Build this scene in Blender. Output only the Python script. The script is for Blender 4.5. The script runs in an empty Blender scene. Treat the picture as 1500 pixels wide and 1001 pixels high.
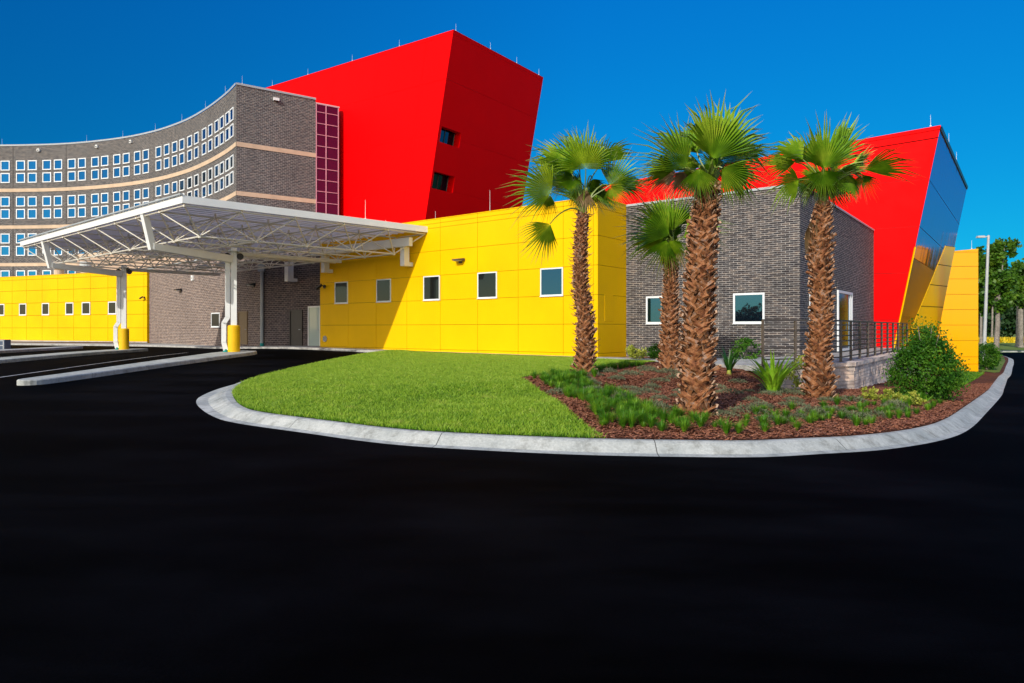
import bpy, bmesh, math, random
import numpy as np
from mathutils import Vector, Matrix, noise
from mathutils.geometry import delaunay_2d_cdt
random.seed(7); rng = np.random.default_rng(7)
PI = math.pi
scene = bpy.context.scene
COL = scene.collection
H = 1.6; F = 980.0; CX = 750.0; HY = 481.0        # eye height, focal length and horizon of the view the place was surveyed from

# ------------------------------------------------------------------ helpers
def V(*a): return Vector(a)
def sm(a, b, x):
    t = np.clip((np.asarray(x, float)-a)/(b-a), 0, 1); return t*t*(3-2*t)
def at(px, py, Y): return V((px-CX)/F*Y, Y, H+(HY-py)/F*Y)
def online(P, d, px):
    u = (px-CX)/F
    return (u*P[1]-P[0])/(d[0]-u*d[1])
def hit(px, py, p0, n):
    o = V(0, 0, H); r = V((px-CX)/F, 1, (HY-py)/F)
    return o + r*((p0-o).dot(n)/r.dot(n))
def soft(t, e=.003): return (np.sqrt(t*t+e)+t)/2
def road(X, Y):
    X = np.asarray(X, float); Y = np.asarray(Y, float)
    t = (X-3)/29
    r = -1.5*(soft(t)-soft(t-1))
    return r + .4*sm(10, 38, Y)*sm(4, -8, X)*(.45+.55*sm(-22, -12, X))
def ground_hit(px, py, dz=0, fn=None):
    fn = fn or road
    u = (px-CX)/F; k = (py-HY)/F
    lo = 1.0; prev = lo
    Y = lo
    while Y < 400:
        if H-k*Y < float(fn(u*Y, Y))+dz: break
        prev = Y; Y += .25
    a, b = prev, Y
    for _ in range(20):
        m = (a+b)/2
        if H-k*m < float(fn(u*m, m))+dz: b = m
        else: a = m
    return V(u*a, a, float(fn(u*a, a))+dz)

def prop(o, label=None, cat=None, group=None, kind=None):
    if label: o['label'] = label
    if cat: o['category'] = cat
    if group: o['group'] = group
    if kind: o['kind'] = kind
    return o
def thing(name, label, cat, loc=(0, 0, 0), group=None):
    o = bpy.data.objects.new(name, None); COL.objects.link(o)
    o.location = loc; o.empty_display_size = .3
    return prop(o, label, cat, group)
def origin(o):
    p = Vector((0, 0, 0))
    while o is not None:
        p = p + o.location; o = o.parent
    return p

class MB:
    def __init__(s): s.v = []; s.f = []; s.m = []; s.uv = []; s.sm = False
    def face(s, pts, m=0, uv=None):
        b = len(s.v); s.v.extend([tuple(p) for p in pts]); s.f.append(tuple(range(b, b+len(pts)))); s.m.append(m)
        if uv is None:
            p = [Vector(q) for q in pts]
            n = (p[1]-p[0]).cross(p[-1]-p[0])
            if n.length > 1e-12: n.normalize()
            if abs(n.z) > .8: uv = [(q.x, q.y) for q in p]
            else:
                t = V(-n.y, n.x, 0)
                if t.length < 1e-6: t = V(1, 0, 0)
                t.normalize(); uv = [(q.dot(t), q.z) for q in p]
        s.uv.extend(uv)
    def hexa(s, c, m=0, skip=()):
        # c: 8 corners, bottom 0-3 counter-clockwise seen from above, top 4-7
        F_ = [(3, 2, 1, 0), (4, 5, 6, 7), (0, 1, 5, 4), (1, 2, 6, 5), (2, 3, 7, 6), (3, 0, 4, 7)]
        for i, f in enumerate(F_):
            if i in skip: continue
            s.face([c[k] for k in f], m)
    def box(s, o, a, b, c, m=0):
        # corner o and three edge vectors (a x b . c > 0)
        o = Vector(o); a = Vector(a); b = Vector(b); c = Vector(c)
        if a.cross(b).dot(c) < 0: a, b = b, a
        s.hexa([o, o+a, o+a+b, o+b, o+c, o+a+c, o+a+b+c, o+b+c], m)
    def bar(s, p, q, w, h=None, m=0, up=(0, 0, 1)):
        p = Vector(p); q = Vector(q); h = h or w
        d = (q-p).normalized(); u = Vector(up)
        if abs(d.dot(u)) > .98: u = V(0, 1, 0)
        sx = d.cross(u).normalized(); uz = sx.cross(d).normalized()
        o = p - sx*w/2 - uz*h/2
        s.box(o, sx*w, q-p, uz*h, m)
    def tube(s, pts, r, n=8, m=0, cap=True):
        pts = [Vector(p) for p in pts]
        rs = r if isinstance(r, (list, tuple)) else [r]*len(pts)
        b = len(s.v); prevx = None
        for i, p in enumerate(pts):
            d = (pts[min(i+1, len(pts)-1)]-pts[max(i-1, 0)]).normalized()
            ref = prevx if prevx is not None else (V(1, 0, 0) if abs(d.x) < .9 else V(0, 1, 0))
            y = d.cross(ref)
            if y.length < 1e-5: y = d.cross(V(0, 1, 0))
            y.normalize(); x = y.cross(d).normalized(); prevx = x
            for k in range(n):
                a = 2*PI*k/n; s.v.append(tuple(p+(x*math.cos(a)+y*math.sin(a))*rs[i]))
        for i in range(len(pts)-1):
            for k in range(n):
                s.f.append((b+i*n+k, b+i*n+(k+1) % n, b+(i+1)*n+(k+1) % n, b+(i+1)*n+k)); s.m.append(m)
                s.uv.extend([(k/n, i), ((k+1)/n, i), ((k+1)/n, i+1), (k/n, i+1)])
        if cap:
            for e, fl in ((0, True), (len(pts)-1, False)):
                f = [b+e*n+k for k in range(n)]
                if fl: f = f[::-1]
                s.f.append(tuple(f)); s.m.append(m); s.uv.extend([(0, 0)]*n)
    def prism(s, poly, z0, z1, m=0, mtop=None, bottom=False):
        # poly counter-clockwise list of (x,y); z0,z1 numbers
        n = len(poly)
        for i in range(n):
            a = poly[i]; b = poly[(i+1) % n]
            s.face([(a[0], a[1], z0), (b[0], b[1], z0), (b[0], b[1], z1), (a[0], a[1], z1)], m)
        s.face([(p[0], p[1], z1) for p in poly], m if mtop is None else mtop)
        if bottom: s.face([(p[0], p[1], z0) for p in poly[::-1]], m)
    def build(s, name, mats, parent=None, smooth=False):
        if not isinstance(mats, (list, tuple)): mats = [mats]
        me = bpy.data.meshes.new(name)
        off = origin(parent) if parent is not None else Vector((0, 0, 0))
        me.from_pydata([(x-off.x, y-off.y, z-off.z) for x, y, z in s.v], [], s.f)
        for m in mats: me.materials.append(m)
        if len(mats) > 1: me.polygons.foreach_set('material_index', s.m)
        l = me.uv_layers.new(name='UVMap')
        l.data.foreach_set('uv', np.array(s.uv, float).ravel())
        if smooth: me.polygons.foreach_set('use_smooth', [True]*len(s.f))
        me.update()
        o = bpy.data.objects.new(name, me); COL.objects.link(o)
        if parent is not None: o.parent = parent
        return o

def fast_mesh(name, verts, faces, mats, parent=None, uvs=None, midx=None):
    """verts (n,3) array, faces (m,k) array with constant k, uvs (m*k,2)"""
    me = bpy.data.meshes.new(name); k = faces.shape[1]
    off = origin(parent) if parent is not None else Vector((0, 0, 0))
    me.vertices.add(len(verts)); me.vertices.foreach_set('co', (verts-np.array(off)).ravel())
    me.loops.add(faces.size); me.loops.foreach_set('vertex_index', faces.ravel().astype(np.int32))
    me.polygons.add(len(faces)); me.polygons.foreach_set('loop_start', np.arange(0, faces.size, k, dtype=np.int32))
    for m in (mats if isinstance(mats, (list, tuple)) else [mats]): me.materials.append(m)
    if midx is not None: me.polygons.foreach_set('material_index', midx.astype(np.int32))
    if uvs is not None:
        l = me.uv_layers.new(name='UVMap'); l.data.foreach_set('uv', uvs.ravel())
    me.update(calc_edges=True); me.validate()
    o = bpy.data.objects.new(name, me); COL.objects.link(o)
    if parent is not None: o.parent = parent
    return o

# ------------------------------------------------------------------ materials
class NT:
    def __init__(s, name):
        s.m = bpy.data.materials.new(name); s.m.use_nodes = True
        s.t = s.m.node_tree; s.t.nodes.clear()
        s.out = s.n('ShaderNodeOutputMaterial')
    def n(s, typ, **kw):
        x = s.t.nodes.new(typ)
        for k, v in kw.items():
            if k.startswith('i_'): x.inputs[k[2:].replace('_', ' ')].default_value = v
            else: setattr(x, k, v)
        return x
    def l(s, a, b): s.t.links.new(a, b)
    def bsdf(s, col=None, rough=.5, spec=.5, metal=0, coat=0):
        b = s.n('ShaderNodeBsdfPrincipled')
        b.inputs['Roughness'].default_value = rough; b.inputs['Specular IOR Level'].default_value = spec
        b.inputs['Metallic'].default_value = metal; b.inputs['Coat Weight'].default_value = coat
        b.inputs['Coat Roughness'].default_value = .05
        if col is not None: b.inputs['Base Color'].default_value = (*col, 1)
        s.l(b.outputs[0], s.out.inputs[0]); return b
    def noise(s, vec, scale, detail=4, rough=.55):
        x = s.n('ShaderNodeTexNoise'); x.inputs['Scale'].default_value = scale; x.inputs['Detail'].default_value = detail
        x.inputs['Roughness'].default_value = rough
        if vec is not None: s.l(vec, x.inputs['Vector'])
        return x
    def ramp(s, fac, stops):
        r = s.n('ShaderNodeValToRGB'); e = r.color_ramp.elements
        while len(e) < len(stops): e.new(.5)
        for i, (p, c) in enumerate(stops): e[i].position = p; e[i].color = (*c, 1)
        s.l(fac, r.inputs[0]); return r
    def mix(s, fac, a, b, mode='MIX'):
        x = s.n('ShaderNodeMix'); x.data_type = 'RGBA'; x.blend_type = mode
        if hasattr(fac, 'links') or hasattr(fac, 'is_linked'): s.l(fac, x.inputs[0])
        else: x.inputs[0].default_value = fac
        for v, i in ((a, 6), (b, 7)):
            if isinstance(v, tuple): x.inputs[i].default_value = (*v, 1)
            else: s.l(v, x.inputs[i])
        return x.outputs[2]
    def bump(s, h, b, strength=.3, dist=.01):
        x = s.n('ShaderNodeBump'); x.inputs['Strength'].default_value = strength; x.inputs['Distance'].default_value = dist
        s.l(h, x.inputs['Height']); s.l(x.outputs[0], b.inputs['Normal']); return x
    def pos(s): return s.n('ShaderNodeNewGeometry').outputs['Position']
    def uv(s): return s.n('ShaderNodeUVMap').outputs[0]

def m_paint(name, col, rough=.35, spec=.5, var=.06, vs=1.3, coat=0, metal=0, bumpy=0):
    t = NT(name); b = t.bsdf(col, rough, spec, metal, coat)
    nz = t.noise(t.pos(), vs, 5, .6)
    c2 = tuple(max(0, c*(1-var*2)) for c in col); c3 = tuple(min(1, c*(1+var)) for c in col)
    r = t.ramp(nz.outputs[0], [(.3, c2), (.7, c3)]); t.l(r.outputs[0], b.inputs['Base Color'])
    rr = t.n('ShaderNodeMapRange'); rr.inputs[3].default_value = rough*.8; rr.inputs[4].default_value = rough*1.25
    n2 = t.noise(t.pos(), vs*3, 3); t.l(n2.outputs[0], rr.inputs[0]); t.l(rr.outputs[0], b.inputs['Roughness'])
    if bumpy: t.bump(t.noise(t.pos(), .55, 2).outputs[0], b, bumpy, .05)
    return t.m
def m_brick(name, c1, c2, mortar, bw=.3, bh=.08, ms=.009, dirt=.25, var=.8):
    t = NT(name); b = t.bsdf(None, .8, .25)
    u = t.uv()
    br = t.n('ShaderNodeTexBrick'); t.l(u, br.inputs['Vector'])
    br.inputs['Scale'].default_value = 1; br.inputs['Brick Width'].default_value = bw; br.inputs['Row Height'].default_value = bh
    br.inputs['Mortar Size'].default_value = ms; br.inputs['Mortar Smooth'].default_value = .15
    br.inputs['Color1'].default_value = (*c1, 1); br.inputs['Color2'].default_value = (*c2, 1); br.inputs['Mortar'].default_value = (*mortar, 1)
    br.inputs['Bias'].default_value = 0
    # colour of each single brick, by a cell noise on the same layout
    mp = t.n('ShaderNodeMapping'); mp.inputs['Scale'].default_value = (1/bw, 1/bh, 1); t.l(u, mp.inputs[0])
    wn = t.noise(mp.outputs[0], .9, 0); 
    r = t.ramp(wn.outputs[0], [(.3, (.5, .46, .46)), (.5, (1, 1, 1)), (.68, (1.45, 1.3, 1.15))])
    c = t.mix(var, br.outputs[0], r.outputs[0], 'MULTIPLY')
    big = t.noise(u, .35, 5, .6); rb = t.ramp(big.outputs[0], [(.3, (1-dirt,)*3), (.7, (1.1,)*3)])
    c = t.mix(1, c, rb.outputs[0], 'MULTIPLY')
    t.l(c, b.inputs['Base Color'])
    inv = t.n('ShaderNodeMath', operation='SUBTRACT'); inv.inputs[0].default_value = 1; t.l(br.outputs[1], inv.inputs[1])
    fine = t.noise(t.pos(), 60, 3); ad = t.n('ShaderNodeMath', operation='MULTIPLY_ADD'); t.l(fine.outputs[0], ad.inputs[0]); ad.inputs[1].default_value = .25
    t.l(inv.outputs[0], ad.inputs[2]); t.bump(ad.outputs[0], b, .6, .012)
    return t.m
def m_glass(name, tint, rough=.02, dark=(.004, .006, .01), mixf=.45):
    t = NT(name)
    g = t.n('ShaderNodeBsdfGlossy'); g.inputs[0].default_value = (*tint, 1); g.inputs['Roughness'].default_value = rough
    d = t.n('ShaderNodeBsdfPrincipled'); d.inputs['Base Color'].default_value = (*dark, 1); d.inputs['Roughness'].default_value = .1; d.inputs['Specular IOR Level'].default_value = .1
    x = t.n('ShaderNodeMixShader'); x.inputs[0].default_value = mixf
    nz = t.noise(t.pos(), .8, 2); bm = t.n('ShaderNodeBump'); bm.inputs['Strength'].default_value = .04; bm.inputs['Distance'].default_value = .05
    t.l(nz.outputs[0], bm.inputs['Height']); t.l(bm.outputs[0], g.inputs['Normal'])
    t.l(d.outputs[0], x.inputs[1]); t.l(g.outputs[0], x.inputs[2]); t.l(x.outputs[0], t.out.inputs[0])
    return t.m
def m_leaf(name, stops, scale=3.0, trans=.35, rough=.45, uvgrad=None, spec=.35, stripe=0):
    t = NT(name); b = t.bsdf(None, rough, spec)
    nz = t.noise(t.pos(), scale, 3, .7)
    r = t.ramp(nz.outputs[0], stops); c = r.outputs[0]
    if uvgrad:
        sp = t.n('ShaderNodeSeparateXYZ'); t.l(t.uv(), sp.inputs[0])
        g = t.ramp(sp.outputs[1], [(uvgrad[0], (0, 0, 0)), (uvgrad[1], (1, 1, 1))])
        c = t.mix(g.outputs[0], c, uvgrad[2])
        if stripe:      # pleat shading painted in, one half lit, one shaded; pale fold is real
            s1 = t.ramp(sp.outputs[0], [(.0, (2.2, 1.9, 2.0)), (.12, (1.1, 1.1, 1.0)), (.46, (.95, .95, .9)), (.54, (.42, .52, .5)), (.88, (.5, .58, .5)), (1.0, (1.6, 1.5, 1.5))])
            c = t.mix(stripe, c, s1.outputs[0], 'MULTIPLY')
    t.l(c, b.inputs['Base Color'])
    tr = t.n('ShaderNodeBsdfTranslucent'); t.l(c, tr.inputs[0])
    x = t.n('ShaderNodeMixShader'); x.inputs[0].default_value = trans
    t.l(b.outputs[0], x.inputs[1]); t.l(tr.outputs[0], x.inputs[2]); t.l(x.outputs[0], t.out.inputs[0])
    return t.m
M = {}
M['yellow'] = m_paint('yellow_panel', (.86, .50, .0), .45, .08, .045, .35, bumpy=.08)
M['groove'] = m_paint('joint', (.12, .06, .0), .7, .2)
M['red'] = m_paint('red_panel', (.80, .0, .001), .5, .04, .02, .4)
M['red_groove'] = m_paint('red_joint', (.25, .0, .002), .6, .2)
M['brick'] = m_brick('grey_brick', (.034, .034, .040), (.078, .066, .063), (.34, .33, .325), ms=.010)
M['brick_far'] = m_brick('tower_brick', (.058, .058, .062), (.098, .090, .087), (.22, .215, .21), .36, .15, .022, .12, .55)
M['brick_warm'] = m_brick('warm_brick', (.105, .074, .064), (.165, .122, .10), (.34, .29, .26), .36, .125, .022, .12, .5)
M['band'] = m_paint('cast_stone', (.58, .44, .31), .8, .2, .08)
M['beige'] = m_paint('beige_stucco', (.45, .33, .24), .85, .2, .05)
M['white'] = m_paint('white_metal', (.78, .8, .78), .35, .4, .03)
M['steel'] = m_paint('painted_steel', (.66, .63, .54), .45, .4, .06)
M['deck'] = m_leaf('roof_deck', [(.3, (.74, .73, .77)), (.7, (.84, .83, .86))], .5, .62, .5)
M['coping'] = m_paint('grey_coping', (.36, .40, .42), .4, .4, .06)
M['frame'] = m_paint('window_frame', (.72, .76, .78), .4, .4, .03)
M['dark'] = m_paint('dark_metal', (.035, .032, .03), .4, .4, .1)
M['bronze'] = m_paint('bronze_rail', (.09, .07, .055), .4, .5, .1)
M['black'] = m_paint('black_plastic', (.012, .012, .014), .35, .4, .1)
M['teal'] = m_paint('teal_boot', (.01, .28, .25), .5, .3)
M['bollard'] = m_paint('bollard_yellow', (.80, .48, .005), .45, .3, .05)
M['door'] = m_paint('tan_door', (.27, .19, .10), .5, .3)
M['greenglass'] = m_glass('door_glass', (.5, .62, .58), .05, (.45, .55, .50), .06)
M['glass'] = m_glass('dark_glass', (.05, .26, .50), .015, (.002, .006, .012), .22)
M['skyglass'] = m_glass('sky_glass', (.01, .25, .62), .03, (.0, .012, .03), .42)
M['redglass'] = m_glass('red_glass', (.30, .03, .08), .05, (.10, .0, .018), .2)
M['pink'] = m_paint('pink_mullion', (.62, .27, .34), .4, .4)
M['grey'] = m_paint('grey_metal', (.45, .47, .47), .45, .4, .05)
M['soffit'] = m_paint('roofing', (.4, .4, .38), .8, .2)

def m_mirror_red():
    t = NT('glossy_red_panel')
    d = t.n('ShaderNodeBsdfPrincipled'); d.inputs['Base Color'].default_value = (.12, .0, .01, 1); d.inputs['Roughness'].default_value = .3
    g = t.n('ShaderNodeBsdfGlossy'); g.inputs[0].default_value = (.60, .42, .68, 1); g.inputs['Roughness'].default_value = .03
    x = t.n('ShaderNodeMixShader'); x.inputs[0].default_value = .62
    # faint vertical oil-canning of the tall cladding sheets
    mp = t.n('ShaderNodeMapping'); mp.inputs['Scale'].default_value = (1.2, .03, 1); t.l(t.uv(), mp.inputs[0])
    nz = t.noise(mp.outputs[0], 1.0, 2); bm = t.n('ShaderNodeBump'); bm.inputs['Strength'].default_value = .3; bm.inputs['Distance'].default_value = .1
    t.l(nz.outputs[0], bm.inputs['Height']); t.l(bm.outputs[0], g.inputs['Normal'])
    t.l(d.outputs[0], x.inputs[1]); t.l(g.outputs[0], x.inputs[2]); t.l(x.outputs[0], t.out.inputs[0]); return t.m
M['mirror'] = m_mirror_red()
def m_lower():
    t = NT('glossy_shaded_panel')
    d = t.n('ShaderNodeBsdfPrincipled'); d.inputs['Base Color'].default_value = (.06, .024, .004, 1); d.inputs['Roughness'].default_value = .35  # brown paints in shade and dark tree reflections on a glossy yellow panel
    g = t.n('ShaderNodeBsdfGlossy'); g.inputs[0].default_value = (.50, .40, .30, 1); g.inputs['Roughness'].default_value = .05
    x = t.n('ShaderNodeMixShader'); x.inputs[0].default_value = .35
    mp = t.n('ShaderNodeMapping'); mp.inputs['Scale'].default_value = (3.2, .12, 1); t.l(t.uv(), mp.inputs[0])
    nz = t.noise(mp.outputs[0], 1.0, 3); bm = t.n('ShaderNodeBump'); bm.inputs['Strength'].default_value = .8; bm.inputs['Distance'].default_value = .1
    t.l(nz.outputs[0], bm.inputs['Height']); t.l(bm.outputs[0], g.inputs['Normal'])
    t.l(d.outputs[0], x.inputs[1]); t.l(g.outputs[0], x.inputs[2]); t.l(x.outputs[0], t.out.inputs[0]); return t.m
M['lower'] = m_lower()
def m_gloss_yellow():
    t = NT('glossy_yellow_panel'); b = t.bsdf((.90, .40, .0), .2, .3, 0, .15)
    mp = t.n('ShaderNodeMapping'); mp.inputs['Scale'].default_value = (1.0, .1, 1); t.l(t.uv(), mp.inputs[0])
    nz = t.noise(mp.outputs[0], 1.0, 2); t.bump(nz.outputs[0], b, .35, .12); return t.m
M['glossy'] = m_gloss_yellow()

def m_asphalt():
    t = NT('asphalt'); b = t.bsdf(None, .8, .01)
    p = t.pos()
    n1 = t.noise(p, .16, 5, .6); r1 = t.ramp(n1.outputs[0], [(.38, (.0002, .0003, .0005)), (.62, (.0019, .0021, .0030))])
    mp = t.n('ShaderNodeMapping'); mp.inputs['Scale'].default_value = (.3, .9, 1); mp.inputs['Rotation'].default_value = (0, 0, .35); t.l(p, mp.inputs[0])
    n2 = t.noise(mp.outputs[0], .8, 4, .6); r2 = t.ramp(n2.outputs[0], [(.40, (.5,)*3), (.85, (4.0,)*3)])
    n3 = t.noise(p, 90, 2, .7); r3 = t.ramp(n3.outputs[0], [(.45, (.75,)*3), (.8, (1.9,)*3)])
    c = t.mix(1, r1.outputs[0], r2.outputs[0], 'MULTIPLY'); c = t.mix(1, c, r3.outputs[0], 'MULTIPLY')
    t.l(c, b.inputs['Base Color']); t.bump(n3.outputs[0], b, .5, .006); return t.m
M['asphalt'] = m_asphalt()
def m_concrete(name, a, bcol, joint=0):
    t = NT(name); b = t.bsdf(None, .85, .25); p = t.pos()
    n1 = t.noise(p, 1.1, 7, .65); r = t.ramp(n1.outputs[0], [(.32, a), (.68, bcol)])
    n2 = t.noise(p, 35, 3, .7); r2 = t.ramp(n2.outputs[0], [(.3, (.8,)*3), (.7, (1.1,)*3)])
    n4 = t.noise(p, 4.5, 5, .7); r4 = t.ramp(n4.outputs[0], [(.34, (.48, .47, .44)), (.52, (1,)*3)])
    c = t.mix(1, r.outputs[0], r2.outputs[0], 'MULTIPLY'); c = t.mix(.7, c, r4.outputs[0], 'MULTIPLY')
    if joint:
        sp = t.n('ShaderNodeSeparateXYZ'); t.l(t.uv(), sp.inputs[0])
        fr = t.n('ShaderNodeMath', operation='FRACT'); dv = t.n('ShaderNodeMath', operation='DIVIDE'); t.l(sp.outputs[0], dv.inputs[0]); dv.inputs[1].default_value = joint
        t.l(dv.outputs[0], fr.inputs[0])
        lt = t.n('ShaderNodeMath', operation='LESS_THAN'); t.l(fr.outputs[0], lt.inputs[0]); lt.inputs[1].default_value = .014/joint
        c = t.mix(lt.outputs[0], c, (.10, .10, .09))
    t.l(c, b.inputs['Base Color']); t.bump(n2.outputs[0], b, .25, .004); return t.m
M['curb'] = m_concrete('kerb_concrete', (.33, .355, .34), (.55, .56, .52), 3.0)
M['walk'] = m_concrete('walk_concrete', (.36, .36, .34), (.52, .51, .48))
M['paint'] = m_paint('line_paint', (.42, .42, .42), .8, .2, .25, 3)
M['block'] = m_brick('split_block', (.70, .56, .47), (.84, .71, .61), (.38, .32, .27), .45, .2, .008, .25)
def m_ground(name, stops, sc, b2, fs=45, bs=.6):
    t = NT(name); b = t.bsdf(None, .9, .15); p = t.pos()
    n1 = t.noise(p, fs, 4, .75); r = t.ramp(n1.outputs[0], stops)
    n2 = t.noise(p, sc, 4, .6); r2 = t.ramp(n2.outputs[0], [(.3, (b2,)*3), (.7, (1.2,)*3)])
    c = t.mix(1, r.outputs[0], r2.outputs[0], 'MULTIPLY'); t.l(c, b.inputs['Base Color']); t.bump(n1.outputs[0], b, bs, .03); return t.m
M['mulchbase'] = m_ground('mulch_base', [(.3, (.035, .012, .006)), (.5, (.12, .042, .020)), (.72, (.26, .11, .06))], .8, .7)
M['soil'] = m_ground('turf_soil', [(.3, (.03, .07, .006)), (.7, (.09, .17, .015))], .6, .7, 20)
M['farfield'] = m_ground('far_grass', [(.3, (.10, .16, .02)), (.7, (.20, .25, .05))], .05, .7, 3, .2)
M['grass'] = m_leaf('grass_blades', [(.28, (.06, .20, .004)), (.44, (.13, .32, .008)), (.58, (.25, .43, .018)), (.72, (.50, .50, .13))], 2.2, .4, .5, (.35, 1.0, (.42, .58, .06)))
M['chips'] = m_leaf('mulch_chips', [(.3, (.055, .018, .009)), (.43, (.18, .058, .027)), (.58, (.36, .14, .07)), (.74, (.60, .36, .24))], 28, .0, .85)
M['fan'] = m_leaf('palm_fan', [(.3, (.09, .22, .010)), (.48, (.19, .38, .016)), (.68, (.46, .60, .045))], 1.6, .38, .38, (.80, 1.0, (.50, .46, .22)), .5, .9)
M['fan_old'] = m_leaf('palm_fan_old', [(.3, (.30, .19, .08)), (.7, (.5, .36, .2))], 2, .3, .7)
M['fan_new'] = m_leaf('palm_fan_new', [(.3, (.22, .40, .008)), (.7, (.52, .66, .04))], 1.6, .5, .4, (.8, 1.0, (.5, .5, .2)), .4, .8)
M['petiole'] = m_leaf('palm_stalk', [(.3, (.09, .17, .015)), (.7, (.22, .26, .04))], 3, .1, .4)
M['boot'] = m_leaf('palm_boot', [(.28, (.06, .022, .010)), (.42, (.20, .07, .026)), (.54, (.34, .145, .055)), (.64, (.30, .19, .14)), (.76, (.52, .34, .22))], 6.5, .05, .75)
M['bootcut'] = m_leaf('palm_boot_cut', [(.3, (.30, .17, .10)), (.7, (.55, .38, .26))], 9, .0, .8)
M['fibre'] = m_leaf('palm_fibre', [(.3, (.03, .013, .007)), (.7, (.16, .07, .03))], 14, .0, .9)
M['liriope'] = m_leaf('border_grass', [(.3, (.04, .15, .008)), (.5, (.10, .28, .012)), (.72, (.30, .50, .03))], 3.5, .4, .45)
M['juniper'] = m_leaf('grey_groundcover', [(.3, (.06, .075, .04)), (.5, (.12, .145, .075)), (.72, (.26, .27, .15))], 8, .15, .7)
M['shrub'] = m_leaf('shrub_leaf', [(.3, (.014, .07, .007)), (.5, (.045, .15, .012)), (.7, (.16, .32, .025))], 4, .3, .5, spec=.15)
M['lily'] = m_leaf('strap_leaf', [(.3, (.16, .40, .01)), (.7, (.36, .60, .04))], 3, .4, .4)
M['lilydark'] = m_leaf('strap_leaf_dark', [(.3, (.015, .07, .01)), (.7, (.05, .16, .02))], 3, .3, .4)
M['lime'] = m_leaf('lime_leaf', [(.3, (.22, .30, .02)), (.7, (.50, .50, .08))], 5, .3, .5)
M['tree'] = m_leaf('tree_leaf', [(.3, (.02, .075, .006)), (.5, (.06, .16, .01)), (.72, (.17, .28, .02))], .9, .3, .5)
M['treedark'] = m_leaf('tree_leaf_dark', [(.3, (.008, .03, .008)), (.7, (.03, .085, .015))], .6, .2, .6)
M['bark'] = m_ground('bark', [(.3, (.12, .10, .08)), (.7, (.38, .34, .29))], 2, .7, 9)
M['flower'] = m_leaf('yellow_flowers', [(.35, (.10, .16, .01)), (.5, (.7, .5, .01)), (.7, (.85, .65, .02))], 2.2, .2, .6)

M['screen'] = m_paint('screen_panel', (.97, .56, .0), .4, .2, .02, .5)

M['glassdark'] = m_glass('shaded_glass', (.25, .45, .5), .015, (.004, .006, .006), .045)  # duller copy of the window glass, dark tree reflections put into its colour

M['brick_shaded'] = m_brick('shaded_link_brick', (.040, .032, .036), (.085, .066, .062), (.20, .17, .165), .36, .125, .022, .12, .5)  # darker copy of the link brick, canopy shade put into its colour
# ------------------------------------------------------------------ setting-out
d1 = V(-1267, 980, 0).normalized(); d2 = V(758, 980, 0).normalized(); UP = V(0, 0, 1)
YA = 27.16
A = V((875-CX)/F*YA, YA, 0)
tB = online(A, d1, 470); B = A+d1*tB
tS = online(A, d2, 916); S0 = A+d2*tS
tC = online(S0, -d1, 1172); C0 = S0-d1*tC
tE = online(C0, d2, 1280); E0 = C0+d2*tE

def panel_wall(mb, O, u, n, L, vs, zs, gap=.016, th=.05, m=0, mg=1, shear=None):
    """cladding panels in front of a dark backing. O start, u along, vs/zs joint stations"""
    O = Vector(O)
    def P(s, z, k): 
        q = O+u*s+n*k; q.z = z
        if shear: q = q+shear(s, z)
        return q
    # backing
    mb.face([P(vs[0], zs[0], 0), P(vs[-1], zs[0], 0), P(vs[-1], zs[-1], 0), P(vs[0], zs[-1], 0)] if u.cross(UP).dot(n) > 0 else
            [P(vs[-1], zs[0], 0), P(vs[0], zs[0], 0), P(vs[0], zs[-1], 0), P(vs[-1], zs[-1], 0)], mg)
    for i in range(len(vs)-1):
        for j in range(len(zs)-1):
            a = vs[i]+(gap/2 if i else 0); b = vs[i+1]-(gap/2 if i < len(vs)-2 else 0)
            z0 = zs[j]+(gap/2 if j else 0); z1 = zs[j+1]-(gap/2 if j < len(zs)-2 else 0)
            lo = [P(a, z0, .001), P(b, z0, .001), P(b, z0, th), P(a, z0, th)]; hi = [P(a, z1, .001), P(b, z1, .001), P(b, z1, th), P(a, z1, th)]
            if u.cross(n).dot(UP) < 0: lo = lo[::-1]; hi = hi[::-1]
            mb.hexa(lo+hi, m)

def frame_ring(mb, O, u, v, n, w, h, fw, d0, d1_, m=0):
    """rectangular ring; O lower-left corner on the wall, d0..d1_ extent along n"""
    for (a, b, c, d) in ((0, 0, w, fw), (0, h-fw, w, fw), (0, fw, fw, h-2*fw), (w-fw, fw, fw, h-2*fw)):
        mb.box(O+u*a+v*b+n*d0, u*c, v*d, n*(d1_-d0), m)
def window(parent, O, u, n, w, h, glass='glass', fw=.06, v=None, proud=.035, name='window', mull=0):
    v = v or UP
    mb = MB(); frame_ring(mb, O, u, v, n, w, h, fw, 0.052, .052+proud)
    if mull:
        for k in range(1, mull+1): mb.box(O+u*(w*k/(mull+1)-.02)+v*fw+n*.052, u*.04, v*(h-2*fw), n*proud)
    f = mb.build(name, M['frame'], parent)
    mb = MB(); mb.box(O+u*fw+v*fw+n*.052, u*(w-2*fw), v*(h-2*fw), n*.012)
    mb.build('pane', M[glass], f)
    # sill, one step deeper
    mb = MB(); mb.box(O-u*.02-v*.03+n*.052, u*(w+.04), v*.028, n*(proud+.025)); mb.build('sill', M['frame'], f)
    return f
def rods(parent, pts, h=.55):
    for p in pts:
        mb = MB(); p = Vector(p); mb.tube([p, p+V(0, 0, h)], [.011, .005], 5); mb.tube([p, p+V(0, 0, .06)], .04, 6)
        mb.build('lightning_rod', M['white'], parent)
def wp(px): return A+d1*online(A, d1, px)

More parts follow.
